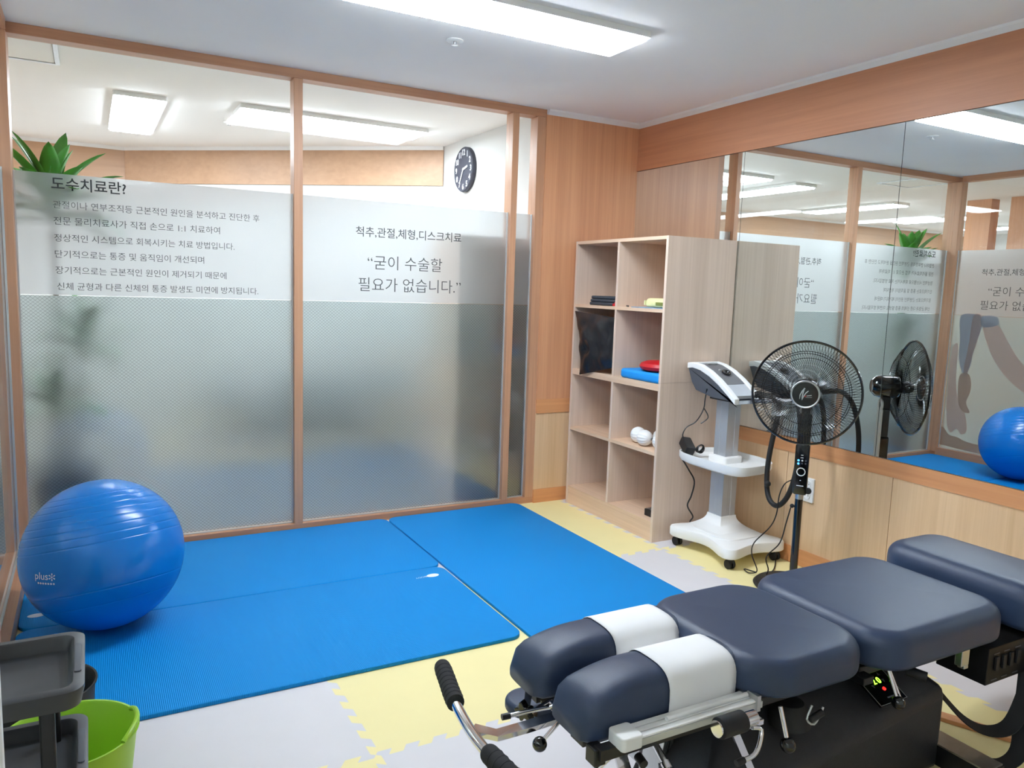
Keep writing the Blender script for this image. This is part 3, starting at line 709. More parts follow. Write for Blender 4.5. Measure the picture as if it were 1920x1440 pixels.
# dark treatment bed in the far room
t = thing('massage_bed', (-1.75, 1.7, -0.012), 'dark massage bed blurred behind the frosted panes', 'bed')
MB().rbox(-1.75, 1.5, 0.40, 0.50, 1.5, 0.62, 0.06, 0.03, 0.02).build('mattress', M_blackle, t)
B(-2.35, -1.15, 1.28, 1.72, 0.30, 0.40).build('frame', M_blackm, t)
for x in (-2.3, -1.2):
    for y in (1.32, 1.68): B(x-0.025, x+0.025, y-0.025, y+0.025, -0.012, 0.30).build('leg', M_blackm, t)

# ================================================================== WALL SOCKET
t = thing('wall_socket', (0, -1.525, 0.39), 'white wall socket on the pale panel behind the fan pole', 'socket')
MB().rbox(0, 0, 0, 0.009, 0.075, 0.122, 0.006, 0.003, M=Matrix(((0,0,-1,-0.0082),(1,0,0,-1.524),(0,1,0,0.395),(0,0,0,1)))).build('plate', M_white, t)
for z in (0.367, 0.424):
    Ms = Matrix(((0,0,-1,-0.0173),(1,0,0,-1.524),(0,1,0,z),(0,0,0,1)))
    f_ = MB().lathe([(0.021, 0), (0.021, 0.003), (0.017, 0.003), (0.016, 0.0005), (0, 0.0005)], Ms, 28).build('outlet', M_white, t)
    m = MB()
    for s_ in (-1, 1): m.lathe([(0, 0.0006), (0.0025, 0.0006), (0.0025, 0.001), (0, 0.001)], Ms @ Matrix.Translation((s_*0.009, 0, 0)), 10)
    m.build('pin_hole', M_black, f_)

# ================================================================== THERAPY CART AND DEVICE
t = thing('device_cart', (-0.22, -1.20, 0.0), 'white wheeled cart with a silver column and middle tray', 'cart')
CX, CY = -0.225, -1.205
# four-lobed base: concave sides
pts = []
hx, hy, rc = 0.20, 0.235, 0.045
corners = [(hx, hy), (-hx, hy), (-hx, -hy), (hx, -hy)]
for q, (x, y) in enumerate(corners):
    sx, sy = (1 if x > 0 else -1), (1 if y > 0 else -1)
    for k in range(7):
        a = q*PI/2+(PI/2)*k/6
        pts.append((x-sx*rc+rc*math.cos(a), y-sy*rc+rc*math.sin(a)))
    x2, y2 = corners[(q+1) % 4]
    for k in range(1, 10):
        u = k/10; ins = 0.055*math.sin(PI*u)**1.6
        if q in (0, 2): pts.append((x+(x2-x)*(rc/abs(x2-x)+(1-2*rc/abs(x2-x))*u), y-sy*ins*0.6))
        else: pts.append((x-sx*ins, y+(y2-y)*(rc/abs(y2-y)+(1-2*rc/abs(y2-y))*u)))
def ringed(mb, pts, prof, c):
    rings = []
    for sc_, z in prof: rings.append([mb.bm.verts.new(Vector((c[0]+x*sc_, c[1]+y*sc_, z))) for x, y in pts])
    K = len(pts)
    for a, b in zip(rings, rings[1:]):
        for i in range(K): mb.bm.faces.new((a[i], a[(i+1) % K], b[(i+1) % K], b[i]))
    mb.bm.faces.new(list(reversed(rings[0]))); mb.bm.faces.new(rings[-1])
m = MB(); ringed(m, pts, [(0.97, 0.055), (1.0, 0.062), (1.0, 0.098), (0.985, 0.106), (0.94, 0.110), (0.55, 0.122)], (CX, CY)); base = m.build('base', M_white, t)
MB().rbox(CX, CY, 0.112, 0.124, 0.26, 0.30, 0.05, 0.004).build('raised_panel', M_white, base)
PX, PY = CX+0.015, CY+0.055
m = MB(); rs = []
for k in range(9):
    u = k/8; hw = 0.052+0.075*(1-u)**2.2; z = 0.118+0.075*u
    rs.append([m.bm.verts.new(Vector((PX+sx*hw*sc, PY+sy*hw, z))) for sx, sy, sc in ((1, 1, 1), (-1, 1, 1), (-1, -1, 1), (1, -1, 1))])
for a, b in zip(rs, rs[1:]):
    for i in range(4): m.bm.faces.new((a[i], a[(i+1) % 4], b[(i+1) % 4], b[i]))
m.bm.faces.new(rs[-1]); m.build('column_foot', M_white, t, ang=50)
for sx, sy in ((-1, -1), (-1, 1), (1, -1), (1, 1)):
    x, y = CX+sx*0.155, CY+sy*0.195
    c_ = MB().cyl((x, y, 0.045), (x, y, 0.060), 0.011).box(x-0.013, x+0.013, y-0.016, y+0.016, 0.030, 0.047).build('caster', M_black, t)
    m = MB()
    for d in (-0.0125, 0.0125): m.lathe([(0, -0.008), (0.019, -0.008), (0.0235, -0.004), (0.0235, 0.004), (0.019, 0.008), (0, 0.008)], Matrix.Translation((x+d, y, 0.024)) @ Matrix.Rotation(PI/2, 4, 'Y'), 24)
    m.build('wheel', M_blackm, c_)
# column: extruded profile with side grooves
def sq(w_, g): return [(-w_, -w_), (-w_*0.25, -w_), (-w_*0.2, -w_+g), (w_*0.2, -w_+g), (w_*0.25, -w_), (w_, -w_), (w_, -w_*0.25), (w_-g, -w_*0.2), (w_-g, w_*0.2), (w_, w_*0.25), (w_, w_), (-w_, w_), (-w_, w_*0.25), (-w_+g, w_*0.2), (-w_+g, -w_*0.2), (-w_, -w_*0.25)]
M_col = pbr('silver column', srgb(186, 190, 196), 0.42, 0.55, var=0.02)
MB().prism(sq(0.047, 0.0015), 0.185, 0.50, Matrix.Translation((PX, PY, 0))).build('lower_column', M_col, t, smooth=False)
MB().prism(sq(0.043, 0.002), 0.50, 0.80, Matrix.Translation((PX, PY, 0))).build('upper_column', M_col, t, smooth=False)
TX, TY = CX+0.0, CY+0.03
m = MB(); tp = []
for k in range(64):
    a = 2*PI*k/64; c, s_ = math.cos(a), math.sin(a); e = 0.55
    tp.append((0.165*math.copysign(abs(c)**e, c), (0.235-0.03*c)*math.copysign(abs(s_)**e, s_)))
rings = [(0.86, 0.452), (0.96, 0.462), (1.0, 0.478), (1.0, 0.506), (0.965, 0.506), (0.955, 0.482), (0.90, 0.476)]
m = MB(); rr = []
for sc_, z in rings: rr.append([m.bm.verts.new(Vector((TX+x*sc_, TY+y*sc_, z))) for x, y in tp])
for a, b in zip(rr, rr[1:]):
    for i in range(64): m.bm.faces.new((a[i], a[(i+1) % 64], b[(i+1) % 64], b[i]))
m.bm.faces.new(list(reversed(rr[0]))); m.bm.faces.new(rr[-1]); tr = m.build('tray', M_white, t)
MB().rbox(PX, PY, 0.476, 0.510, 0.13, 0.13, 0.02, 0.008).build('tray_collar', M_white, tr)
B(PX-0.06, PX+0.06, PY-0.14, PY+0.08, 0.800, 0.808).build('top_plate', M_black, t, bevel=0.002)
# device
t = thing('therapy_device', (-0.16, -1.05, 0.808), 'white and slate therapy machine with sloping control face on the cart', 'medical device')
DX0, DX1 = -0.262, -0.072
def side_prof(): # (y, z) from back top to front
    top = [(-0.862, 0.972), (-0.90, 0.978), (-0.96, 0.970), (-1.03, 0.945), (-1.10, 0.908), (-1.17, 0.862), (-1.222, 0.824)]
    return top
tp_ = side_prof()
MYZ = Matrix(((0,0,1,0),(1,0,0,0),(0,1,0,0),(0,0,0,1)))
body = [(-0.868, 0.945)]+[(y, z-0.028) for y, z in tp_[1:]]+[(-1.205, 0.8105), (-1.06, 0.8105), (-0.935, 0.835), (-0.90, 0.875)]
MB().prism(body, DX0+0.004, DX1-0.004, MYZ).build('lower_shell', M_grayp, t, bevel=0.003)
for a, b in ((DX0, DX0+0.032), (DX1-0.032, DX1)):
    MB().prism(tp_+[(y, z-0.030) for y, z in reversed(tp_)], a, b, MYZ).build('side_rail', M_white, t, bevel=0.004)
MB().prism([tp_[0], tp_[1], (tp_[1][0]-0.02, tp_[1][1]-0.002), (tp_[1][0]-0.02, tp_[1][1]-0.03), (tp_[0][0], tp_[0][1]-0.03)], DX0+0.032, DX1-0.032, MYZ).build('top_cap', M_white, t)
face = [(-0.921, 0.970), (-0.96, 0.964), (-1.03, 0.939), (-1.10, 0.902), (-1.125, 0.886)]
cf = MB().prism(face+[(y, z-0.02) for y, z in reversed(face)], DX0+0.033, DX1-0.033, MYZ).build('control_face', pbr('graphite face', srgb(104, 104, 108), 0.4), t)
MB().prism([(-1.128, 0.884), (-1.17, 0.856), (-1.20, 0.836), (-1.20, 0.82), (-1.128, 0.86)], DX0+0.036, DX1-0.036, MYZ).build('front_lip', pbr('pale silver', srgb(178, 182, 188), 0.35), t)
nrm = Vector((0, -0.40, 0.916)).normalized(); uy = Vector((0, -0.916, -0.40)).normalized()
Mdial = Matrix.Translation((-0.158, -1.045, 0.9325)) @ Matrix(((1, 0, 0, 0), (0, -uy.y, nrm.y, 0), (0, -uy.z, nrm.z, 0), (0, 0, 0, 1)))
MB().lathe([(0.012, 0), (0.024, 0.0), (0.026, 0.006), (0.022, 0.010), (0.014, 0.008), (0.010, 0.003), (0, 0.003)], Mdial, 32).build('dial', M_gloss, cf)
MB().lathe([(0, 0), (0.007, 0), (0.005, 0.004), (0, 0.004)], Mdial @ Matrix.Translation((-0.02, 0.032, 0)), 16).build('button', M_alu, cf)
MB().box(-0.195, -0.125, -0.948, -0.936, 0.9675, 0.971).build('name_strip', M_alu, cf)
# handpiece connector and hose
h = MB(); h.cyl((-0.085, -1.19, 0.835), (-0.085, -1.30, 0.838), 0.019, 24); h.cyl((-0.085, -1.20, 0.835), (-0.085, -1.215, 0.835), 0.023, 24); h.build('connector', M_blackm, t)
MB().box(-0.15, -0.03, -1.31, -1.22, 0.8095, 0.820).build('holder_plate', M_grayp, t, bevel=0.003)
MB().box(-0.115, -0.095, -1.318, -1.25, 0.8202, 0.830).box(-0.09, -0.07, -1.318, -1.25, 0.8202, 0.830).build('latch', M_chrome, t, bevel=0.002)
hose = MB().tube([(-0.085, -1.30, 0.838), (-0.09, -1.345, 0.82), (-0.11, -1.36, 0.74), (-0.13, -1.355, 0.62), (-0.14, -1.35, 0.50), (-0.15, -1.365, 0.40), (-0.16, -1.40, 0.345), (-0.165, -1.455, 0.335), (-0.165, -1.51, 0.40), (-0.16, -1.54, 0.52), (-0.15, -1.54, 0.68), (-0.135, -1.51, 0.81), (-0.12, -1.46, 0.87), (-0.10, -1.41, 0.875), (-0.088, -1.36, 0.862)], 0.0125, n=12, smooth=8)
hose.build('hose', M_blackm, t)
MB().ball((-0.165, -1.38, 0.425), 0.016, 18).build('hose_clip', M_blackm, t)
MB().tube([(-0.26, -1.02, 0.850), (-0.25, -1.0, 0.79), (-0.245, -0.99, 0.745), (-0.265, -0.985, 0.70), (-0.285, -0.97, 0.665), (-0.325, -0.955, 0.64), (-0.345, -0.953, 0.60), (-0.335, -0.965, 0.568)], 0.003, n=8).tube([(-0.245, -0.99, 0.745), (-0.24, -1.02, 0.70), (-0.27, -1.0, 0.665)], 0.003, n=8).build('power_lead', M_black, t)
dev = bpy.data.objects['therapy_device']; dev.location = dev.location+Vector((-0.065, -0.084, 0.006))
t = thing('power_adapter', (-0.325, -0.99, 0.48), 'black power adapter with coiled lead lying in the cart tray', 'adapter')
Ma = Matrix.Translation((-0.325, -0.985, 0.535)) @ Matrix.Rotation(0.5, 4, 'X') @ Matrix.Rotation(-0.3, 4, 'Z')
MB().rbox(0, 0, -0.028, 0.020, 0.055, 0.10, 0.008, 0.005, 0.005, M=Ma).build('case', M_black, t)
m = MB()
for k in range(4): m.torus((-0.285, -1.045+0.004*k, 0.525), 0.022, 0.0035, Matrix.Rotation(PI/2+0.15*k, 4, 'X'), n=24, m=6)
m.build('coiled_lead', M_black, t)
MB().tube([(-0.33, -0.96, 0.450), (-0.31, -0.99, 0.40), (-0.285, -1.01, 0.34), (-0.29, -1.0, 0.26), (-0.30, -0.985, 0.20), (-0.28, -1.01, 0.145), (-0.25, -0.96, 0.09), (-0.17, -0.952, 0.012), (-0.06, -0.955, 0.008)], 0.0042, n=8).build('mains_cord', M_black, bpy.data.objects['device_cart'])

# ================================================================== PEDESTAL FAN
M_platew = pbr('silver painted plate', srgb(196, 196, 192), 0.4, 0.2)
FX, FY, FZ = -0.285, -1.705, 0.926
nf = Vector((-0.80, -0.60, 0.0)).normalized()
t = thing('pedestal_fan', (FX, FY, 0.0), 'black pedestal fan with a round wire guard in front of the mirrors', 'fan')
MB().lathe([(0, 0.001), (0.17, 0.001), (0.175, 0.008), (0.165, 0.018), (0.06, 0.030), (0.03, 0.045), (0.02, 0.05), (0, 0.05)], Matrix.Translation((FX, FY, 0)), 48).build('base', M_black, t)
MB().cyl((FX, FY, 0.045), (FX, FY, 0.425), 0.0175, 24).build('pole', M_gloss, t)
MB().cyl((FX, FY, 0.425), (FX, FY, 0.470), 0.0185, 24).build('collar', M_alu, t)
MB().ball((FX-0.012, FY+0.026, 0.385), 0.010, 16).cyl((FX, FY, 0.385), (FX-0.012, FY+0.026, 0.385), 0.005, 10).build('cord_knob', M_blackm, t)
rt = Vector((0, 0, 1)).cross(-nf).normalized()   # viewer's right when facing the guard
rt = Vector((-nf.y, nf.x, 0)); 
Mf = Matrix(((rt.x, 0, nf.x, FX), (rt.y, 0, nf.y, FY), (0, 1, 0, 0), (0, 0, 0, 1)))     # local x right, y up, z toward viewer
cb = MB().rbox(0, 0, -0.016, 0.022, 0.062, 0.235, 0.012, 0.005, 0.003, M=Mf @ Matrix.Translation((0, 0.565, 0))).build('control_box', M_gloss, t)
bkp = MB().box(-0.030, 0.030, 0.455, 0.815, -0.026, -0.0165, Mf).lathe([(0.016, 0), (0.030, 0), (0.030, 0.010), (0.016, 0.010)], Mf @ Matrix.Translation((0, 0.835, -0.0265)), 28, close=True).build('back_plate', M_platew, t, bevel=0.002)
MB().lathe([(0.0155, 0), (0.0195, 0), (0.0195, 0.002), (0.0155, 0.002)], Mf @ Matrix.Translation((0, 0.555, 0.0222)), 32, close=True).build('control_ring', M_white, cb)
for x, y, mt in ((-0.014, 0.607, M_ledb), (-0.014, 0.592, M_ledb), (0.002, 0.607, M_whitep), (0.002, 0.594, M_grayp), (0.017, 0.607, M_grayp), (0.017, 0.594, M_grayp)):
    MB().lathe([(0, 0), (0.0042, 0), (0.0036, 0.0012), (0, 0.0012)], Mf @ Matrix.Translation((x, y, 0.0222)), 14).build('indicator', mt, cb)
for y, wd in ((0.632, 0.010), (0.620, 0.012), (0.515, 0.006), (0.490, 0.030)):
    MB().box(-wd/2, wd/2, y-0.0016, y+0.0016, 0.0221, 0.0225, Mf).build('marking', M_whitep, cb, smooth=False)
MB().lathe([(0, 0), (0.014, 0), (0.015, 0.01), (0.012, 0.016), (0, 0.016)], Mf @ Matrix.Translation((0.036, 0.468, 0.004)), 20).build('height_knob', M_blackm, t)
MB().rbox(0, 0, -0.016, 0.016, 0.056, 0.14, 0.008, 0.004, 0.004, M=Mf @ Matrix.Translation((0, 0.75, 0))).build('neck', M_black, t)
MB().rbox(0, 0, -0.018, 0.018, 0.036, 0.09, 0.008, 0.004, 0.004, M=Mf @ Matrix.Translation((0, 0.845, 0.0))).build('swivel', M_blackm, t)
Mo = Mf @ Matrix.Translation((0, FZ, 0))
MB().lathe([(0, -0.075), (0.030, -0.072), (0.048, -0.055), (0.054, -0.03), (0.054, 0.035), (0.046, 0.05), (0.030, 0.055), (0, 0.055)], Mo, 36).build('motor_housing', M_gloss, t)
GR = 0.226; z_rim, z_front, z_back = 0.112, 0.158, 0.052
m = MB(); m.torus((0, 0, z_rim), GR, 0.0052, None, 96, 8)
for v in m.bm.verts: v.co = Mo @ v.co
m.build('guard_rim', M_gloss, t)
def wires(n, r0, z0, r1, z1, bulge, wr, twist=0.0):
    m = MB()
    for k in range(n):
        a = 2*PI*k/n; P = []
        for i in range(7):
            u = i/6; r = r0+(r1-r0)*u; z = z0+(z1-z0)*(u**2.2)+bulge*math.sin(PI*u); aa = a+twist*u
            P.append(Mo @ Vector((r*math.cos(aa), r*math.sin(aa), z)))
        m.tube(P, wr, n=4, smooth=0)
    return m
fg = wires(110, 0.060, z_front, GR-0.002, z_rim+0.003, 0.006, 0.0010).build('front_guard', M_gloss, t)
bg = wires(100, 0.050, z_back-0.002, GR-0.002, z_rim-0.003, -0.014, 0.0010, 0.35).build('rear_guard', M_gloss, t)
for nm, R_, zz, par in (('support_ring', 0.176, z_front-0.016, fg), ('support_ring', 0.185, z_front-0.021, fg), ('support_ring', 0.15, z_back+0.0, bg)):
    m = MB(); m.torus((0, 0, zz), R_, 0.0014, None, 80, 6)
    for v in m.bm.verts: v.co = Mo @ v.co
    m.build(nm, M_gloss, par)
hubc = MB().lathe([(0, 0.162), (0.053, 0.162), (0.055, 0.156), (0, 0.150)], Mo, 48).build('badge', M_gloss, t)
MB().lathe([(0.0525, 0.156), (0.060, 0.156), (0.0615, 0.161), (0.058, 0.165), (0.0535, 0.164)], Mo, 48, close=True).build('badge_ring', M_alu, hubc)
def swoosh(pts, wds, mat, nm):
    m = MB(); L_, R_ = [], []
    for k, ((x, y), wd) in enumerate(zip(pts, wds)):
        a = Vector(pts[max(k-1, 0)]); b = Vector(pts[min(k+1, len(pts)-1)]); d = (b-a).normalized(); nn = Vector((-d.y, d.x))*wd/2
        L_.append((x+nn.x, y+nn.y)); R_.append((x-nn.x, y-nn.y))
    m.prism(L_+list(reversed(R_)), 0.1622, 0.1628, Mo); m.build(nm, mat, hubc, smooth=False)
swoosh([(-0.022, -0.022), (-0.021, -0.005), (-0.014, 0.012), (-0.003, 0.027)], [0.001, 0.004, 0.005, 0.006], M_alu, 'emblem')
swoosh([(-0.006, 0.024), (-0.009, 0.008), (-0.012, -0.010), (-0.012, -0.026)], [0.005, 0.005, 0.004, 0.001], M_alu, 'emblem')
swoosh([(-0.012, -0.026), (-0.006, -0.008), (0.002, 0.006), (0.012, 0.016)], [0.001, 0.004, 0.004, 0.003], M_alu, 'emblem')
swoosh([(0.006, -0.006), (0.026, -0.002)], [0.003, 0.003], M_alu, 'emblem')
swoosh([(0.002, -0.013), (0.028, -0.011)], [0.0012, 0.0012], M_alu, 'emblem')
swoosh([(-0.003, -0.010), (0.004, -0.006)], [0.003, 0.003], M_red, 'emblem')
def smoky():
    m, nt, out = newmat('smoky blade plastic'); L = nt.links.new
    a = nt.nodes.new('ShaderNodeBsdfTransparent'); a.inputs[0].default_value = (0.93, 0.94, 0.95, 1)
    g = nt.nodes.new('ShaderNodeBsdfGlossy'); g.inputs['Roughness'].default_value = 0.12
    fr = front_fresnel(nt, 1.55); mx = nt.nodes.new('ShaderNodeMixShader'); L(fr.outputs[0], mx.inputs[0]); L(a.outputs[0], mx.inputs[1]); L(g.outputs[0], mx.inputs[2])
    L(mx.outputs[0], out.inputs[0]); return m
M_blade = smoky()
MB().lathe([(0, 0.06), (0.028, 0.062), (0.03, 0.10), (0.02, 0.118), (0, 0.12)], Mo, 28).build('blade_hub', M_blackm, t)
for k in range(5):
    a0 = 2*PI*k/5+0.3; m = MB(); rows = []
    for i in range(9):
        u = i/8; r = 0.026+(0.196-0.026)*u; hw = 0.20+0.30*math.sin(PI*min(1, 0.15+0.7*u)); lean = -0.55*u
        row = []
        for j in range(7):
            v = j/6*2-1; aa = a0+lean+hw*v; z = 0.088+0.022*v*(1-0.35*u)
            row.append(m.bm.verts.new(Mo @ Vector((r*math.cos(aa), r*math.sin(aa), z))))
        rows.append(row)
    for A, Bq in zip(rows, rows[1:]):
        for j in range(6): m.bm.faces.new((A[j], A[j+1], Bq[j+1], Bq[j]))
    o = m.build('blade', M_blade, t, ang=80); s_ = o.modifiers.new('th', 'SOLIDIFY'); s_.thickness = 0.0014
MB().tube([(FX-0.012, FY+0.033, 0.375), (FX-0.02, FY+0.045, 0.30), (FX-0.035, FY+0.06, 0.20), (FX-0.06, FY+0.11, 0.12), (FX-0.03, FY+0.12, 0.05), (FX-0.02, FY+0.14, 0.006), (FX+0.1, FY+0.2, 0.006), (-0.06, -1.40, 0.006)], 0.0030, n=8).build('power_cord', M_black, t)
MB().tube([(FX-0.005, FY+0.05, 0.50), (FX+0.0, FY+0.09, 0.47), (FX+0.0, FY+0.115, 0.41), (FX-0.01, FY+0.115, 0.32), (FX-0.02, FY+0.14, 0.25), (FX-0.05, FY+0.20, 0.16), (FX-0.055, FY+0.205, 0.10), (FX-0.05, FY+0.17, 0.03), (FX-0.06, FY+0.21, 0.006), (FX-0.04, FY+0.26, 0.006), (FX-0.02, FY+0.20, 0.006)], 0.0028, n=8).build('power_cord', M_black, t)

# ================================================================== TREATMENT TABLE
TY0 = -2.715
t = thing('treatment_table', (-1.5, TY0, 0.0), 'navy sectional chiropractic table with chrome levers and split headrest', 'treatment table')
MB().rbox(-1.610, -2.700, 0.412, 0.500, 0.405, 0.470, 0.12, 0.040, 0.018, n=10, m=7, dome=0.004).build('chest_cushion', M_navy, t)
MB().rbox(-1.120, -2.706, 0.398, 0.500, 0.56, 0.492, 0.10, 0.040, 0.020, n=10, m=7, dome=0.004).build('pelvic_cushion', M_navy, t)
MB().rbox(-0.640, TY0-0.02, 0.400, 0.535, 0.30, 0.54, 0.09, 0.050, 0.02, n=10, m=7, dome=0.003).build('leg_cushion', M_navy, t)
# split headrest pads: long loaves, higher toward the chest
def headpad(yc, paper):
    m = MB(); K = 22; n = 28; rings = []
    X0, X1 = -2.230, -1.755
    for k in range(K+1):
        u = k/K; x = X0+(X1-X0)*u
        e0 = min(1, u/0.10); e1 = min(1, (1-u)/0.12)
        f0 = math.sqrt(max(0, 1-(1-e0)**2)); f1 = math.sqrt(max(0, 1-(1-e1)**2)); f_ = min(f0, f1)
        hw = 0.079*(0.74+0.26*f_); top = 0.502-0.040*(1-min(1, u/0.38))**2-0.040*(1-f0)-0.035*(1-f1); bot = 0.372+0.010*(1-f_)
        zc, hh = (top+bot)/2, (top-bot)/2; row = []
        for q in range(n):
            a = 2*PI*q/n; c, s_ = math.cos(a), math.sin(a); e = 0.66 if s_ > 0 else 0.35
            row.append(m.bm.verts.new(Vector((x, yc+hw*math.copysign(abs(c)**(0.62), c), zc+hh*math.copysign(abs(s_)**e, s_)))))
        rings.append(row)
    for a, b in zip(rings, rings[1:]):
        for i in range(n): m.bm.faces.new((a[i], a[(i+1) % n], b[(i+1) % n], b[i]))
    m.bm.faces.new(list(reversed(rings[0]))); m.bm.faces.new(rings[-1])
    p = m.build('headrest_pad', M_navy, t, ang=70)
    m = MB(); rings = []
    xs = [-2.010+(0.200)*k/12 for k in range(13)]
    for x in xs:
        u = (x-X0)/(X1-X0); e1 = min(1, (1-u)/0.12); f1 = math.sqrt(max(0, 1-(1-e1)**2))
        hw = 0.079*(0.74+0.26*f1)+0.0022; top = 0.502-0.040*(1-min(1, u/0.38))**2-0.035*(1-f1)+0.0022; bot = 0.372
        zc, hh = (top+bot)/2, (top-bot)/2; row = []
        for q in range(-3, n//2+4):
            a = 2*PI*q/n; c, s_ = math.cos(a), math.sin(a)
            row.append(m.bm.verts.new(Vector((x, yc+hw*math.copysign(abs(c)**0.62, c), zc+hh*(abs(s_)**0.66 if s_ > 0 else -abs(s_)**0.35)))))
        rings.append(row)
    for a, b in zip(rings, rings[1:]):
        for i in range(len(a)-1): m.bm.faces.new((a[i], a[i+1], b[i+1], b[i]))
    o = m.build('paper_cover', M_paper, p, ang=70); s_ = o.modifiers.new('th', 'SOLIDIFY'); s_.thickness = 0.001; s_.offset = 1
    o['label'] = 'white paper cover wrapped over the pad'
headpad(-2.565, True); headpad(-2.765, True)
# headrest rails and supports
rl = MB().box(-2.140, -1.775, -2.900, -2.846, 0.392, 0.408).build('slide_rail', M_bead, t, bevel=0.001)
for y in (-2.891, -2.873, -2.855):
    MB().box(-2.135, -1.790, y-0.0075, y+0.0075, 0.4082, 0.4125).build('rail_strip', M_white, rl, bevel=0.001)
MB().cyl((-2.04, -2.873, 0.4165), (-1.80, -2.873, 0.4165), 0.006, 12).build('rail_tube', M_white, rl)
MB().rbox(-2.150, -2.873, 0.388, 0.4185, 0.055, 0.058, 0.010, 0.004, 0.004).build('rail_end_cap', M_white, rl)
MB().box(-1.797, -1.786, -2.904, -2.842, 0.388, 0.426).build('rail_clip', M_alu, rl)
MB().box(-2.215, -1.78, -2.878, -2.852, 0.366, 0.3915).build('under_bar', M_black, t, bevel=0.001)
MB().box(-2.225, -2.195, -2.870, -2.835, 0.352, 0.390).build('bar_block', M_black, t, bevel=0.003)
MB().box(-2.20, -1.78, -2.79, -2.74, 0.345, 0.378).box(-2.20, -1.78, -2.59, -2.54, 0.345, 0.378).box(-1.84, -1.76, -2.82, -2.50, 0.345, 0.366).build('headrest_frame', M_black, t, bevel=0.002)
# handle bar
hb = MB().tube([(-2.338, -2.345, 0.35), (-2.368, -2.46, 0.352), (-2.392, -2.58, 0.354), (-2.402, -2.70, 0.354), (-2.392, -2.84, 0.354), (-2.37, -2.97, 0.352)], 0.0125, n=16, smooth=6).build('handle_bar', M_chrome, t)
for pts_ in ([(-2.337, -2.338, 0.35), (-2.352, -2.40, 0.351), (-2.368, -2.462, 0.352), (-2.380, -2.515, 0.353)], [(-2.400, -2.735, 0.354), (-2.396, -2.80, 0.354), (-2.386, -2.88, 0.353), (-2.370, -2.97, 0.352)]):
    m = MB(); P = [Vector(p) for p in pts_]; Q = []
    for a, b in zip(P, P[1:]):
        for k in range(3): Q.append(a.lerp(b, k/3))
    Q.append(P[-1])
    m.tube(Q, 0.0215, n=20, smooth=2); m.ball(Q[0], 0.0212, 20)
    for q in Q[1:-1]:
        d = (Q[-1]-Q[0]).normalized(); m.torus(q, 0.0205, 0.0022, d.to_track_quat('Z', 'Y').to_matrix().to_4x4(), n=24, m=6)
    m.build('grip', M_foamb, hb)
MB().tube([(-2.392, -2.635, 0.354), (-2.352, -2.675, 0.352), (-2.28, -2.675, 0.352), (-2.05, -2.665, 0.352)], 0, smooth=0, flat=(0.03, 0.012)).build('handle_stem', M_chrome, hb, smooth=False)
def lever(a, b, name='lever', tip=None, r=0.005, rk=0.017):
    lv = MB().cyl(a, b, r, 14).build(name, M_chrome, t)
    MB().ball(b, rk, 24).build('lever_knob', M_gloss, lv); return lv
lever((-2.175, -2.70, 0.385), (-2.258, -2.705, 0.322))
def star(c, axis, r, parent, nm='star_knob', lobes=5):
    Q = Matrix.Translation(Vector(c)) @ Vector(axis).to_track_quat('Z', 'Y').to_matrix().to_4x4(); p = []
    for k in range(60):
        a = 2*PI*k/60; rr = r*(0.78+0.22*math.cos(lobes*a)); p.append((rr*math.cos(a), rr*math.sin(a)))
    m = MB(); m.prism(p, -0.009, 0.009, Q); m.build(nm, M_gloss, parent, bevel=0.003)
# adjusting hardware under the far pad
sp = MB().rbox(-2.10, -2.495, 0.275, 0.308, 0.25, 0.115, 0.055, 0.014, 0.01).build('arm_pad', M_navy, t)
lk = MB().tube([(-2.20, -2.555, 0.372), (-2.235, -2.60, 0.335), (-2.195, -2.585, 0.318)], 0, smooth=0, flat=(0.018, 0.005)).tube([(-2.205, -2.55, 0.37), (-2.17, -2.60, 0.338)], 0, smooth=0, flat=(0.018, 0.005)).build('bracket', M_chrome, t, smooth=False)
MB().tube([(-2.12, -2.64, 0.352), (-2.20, -2.62, 0.350), (-2.285, -2.612, 0.348)], 0.0055, n=12, smooth=3).tube([(-2.14, -2.60, 0.36), (-2.22, -2.61, 0.345)], 0.004, n=10, smooth=0).build('release_lever', M_chrome, lk)
MB().cyl((-2.285, -2.612, 0.348), (-2.305, -2.61, 0.348), 0.0075, 14).build('lever_tip', M_black, lk)
star((-2.235, -2.595, 0.338), (0.9, 0.4, 0.1), 0.026, lk)
MB().box(-2.19, -2.10, -2.72, -2.63, 0.352, 0.372).box(-2.165, -2.15, -2.66, -2.60, 0.34, 0.376).build('hinge_block', M_chrome, t, bevel=0.002)
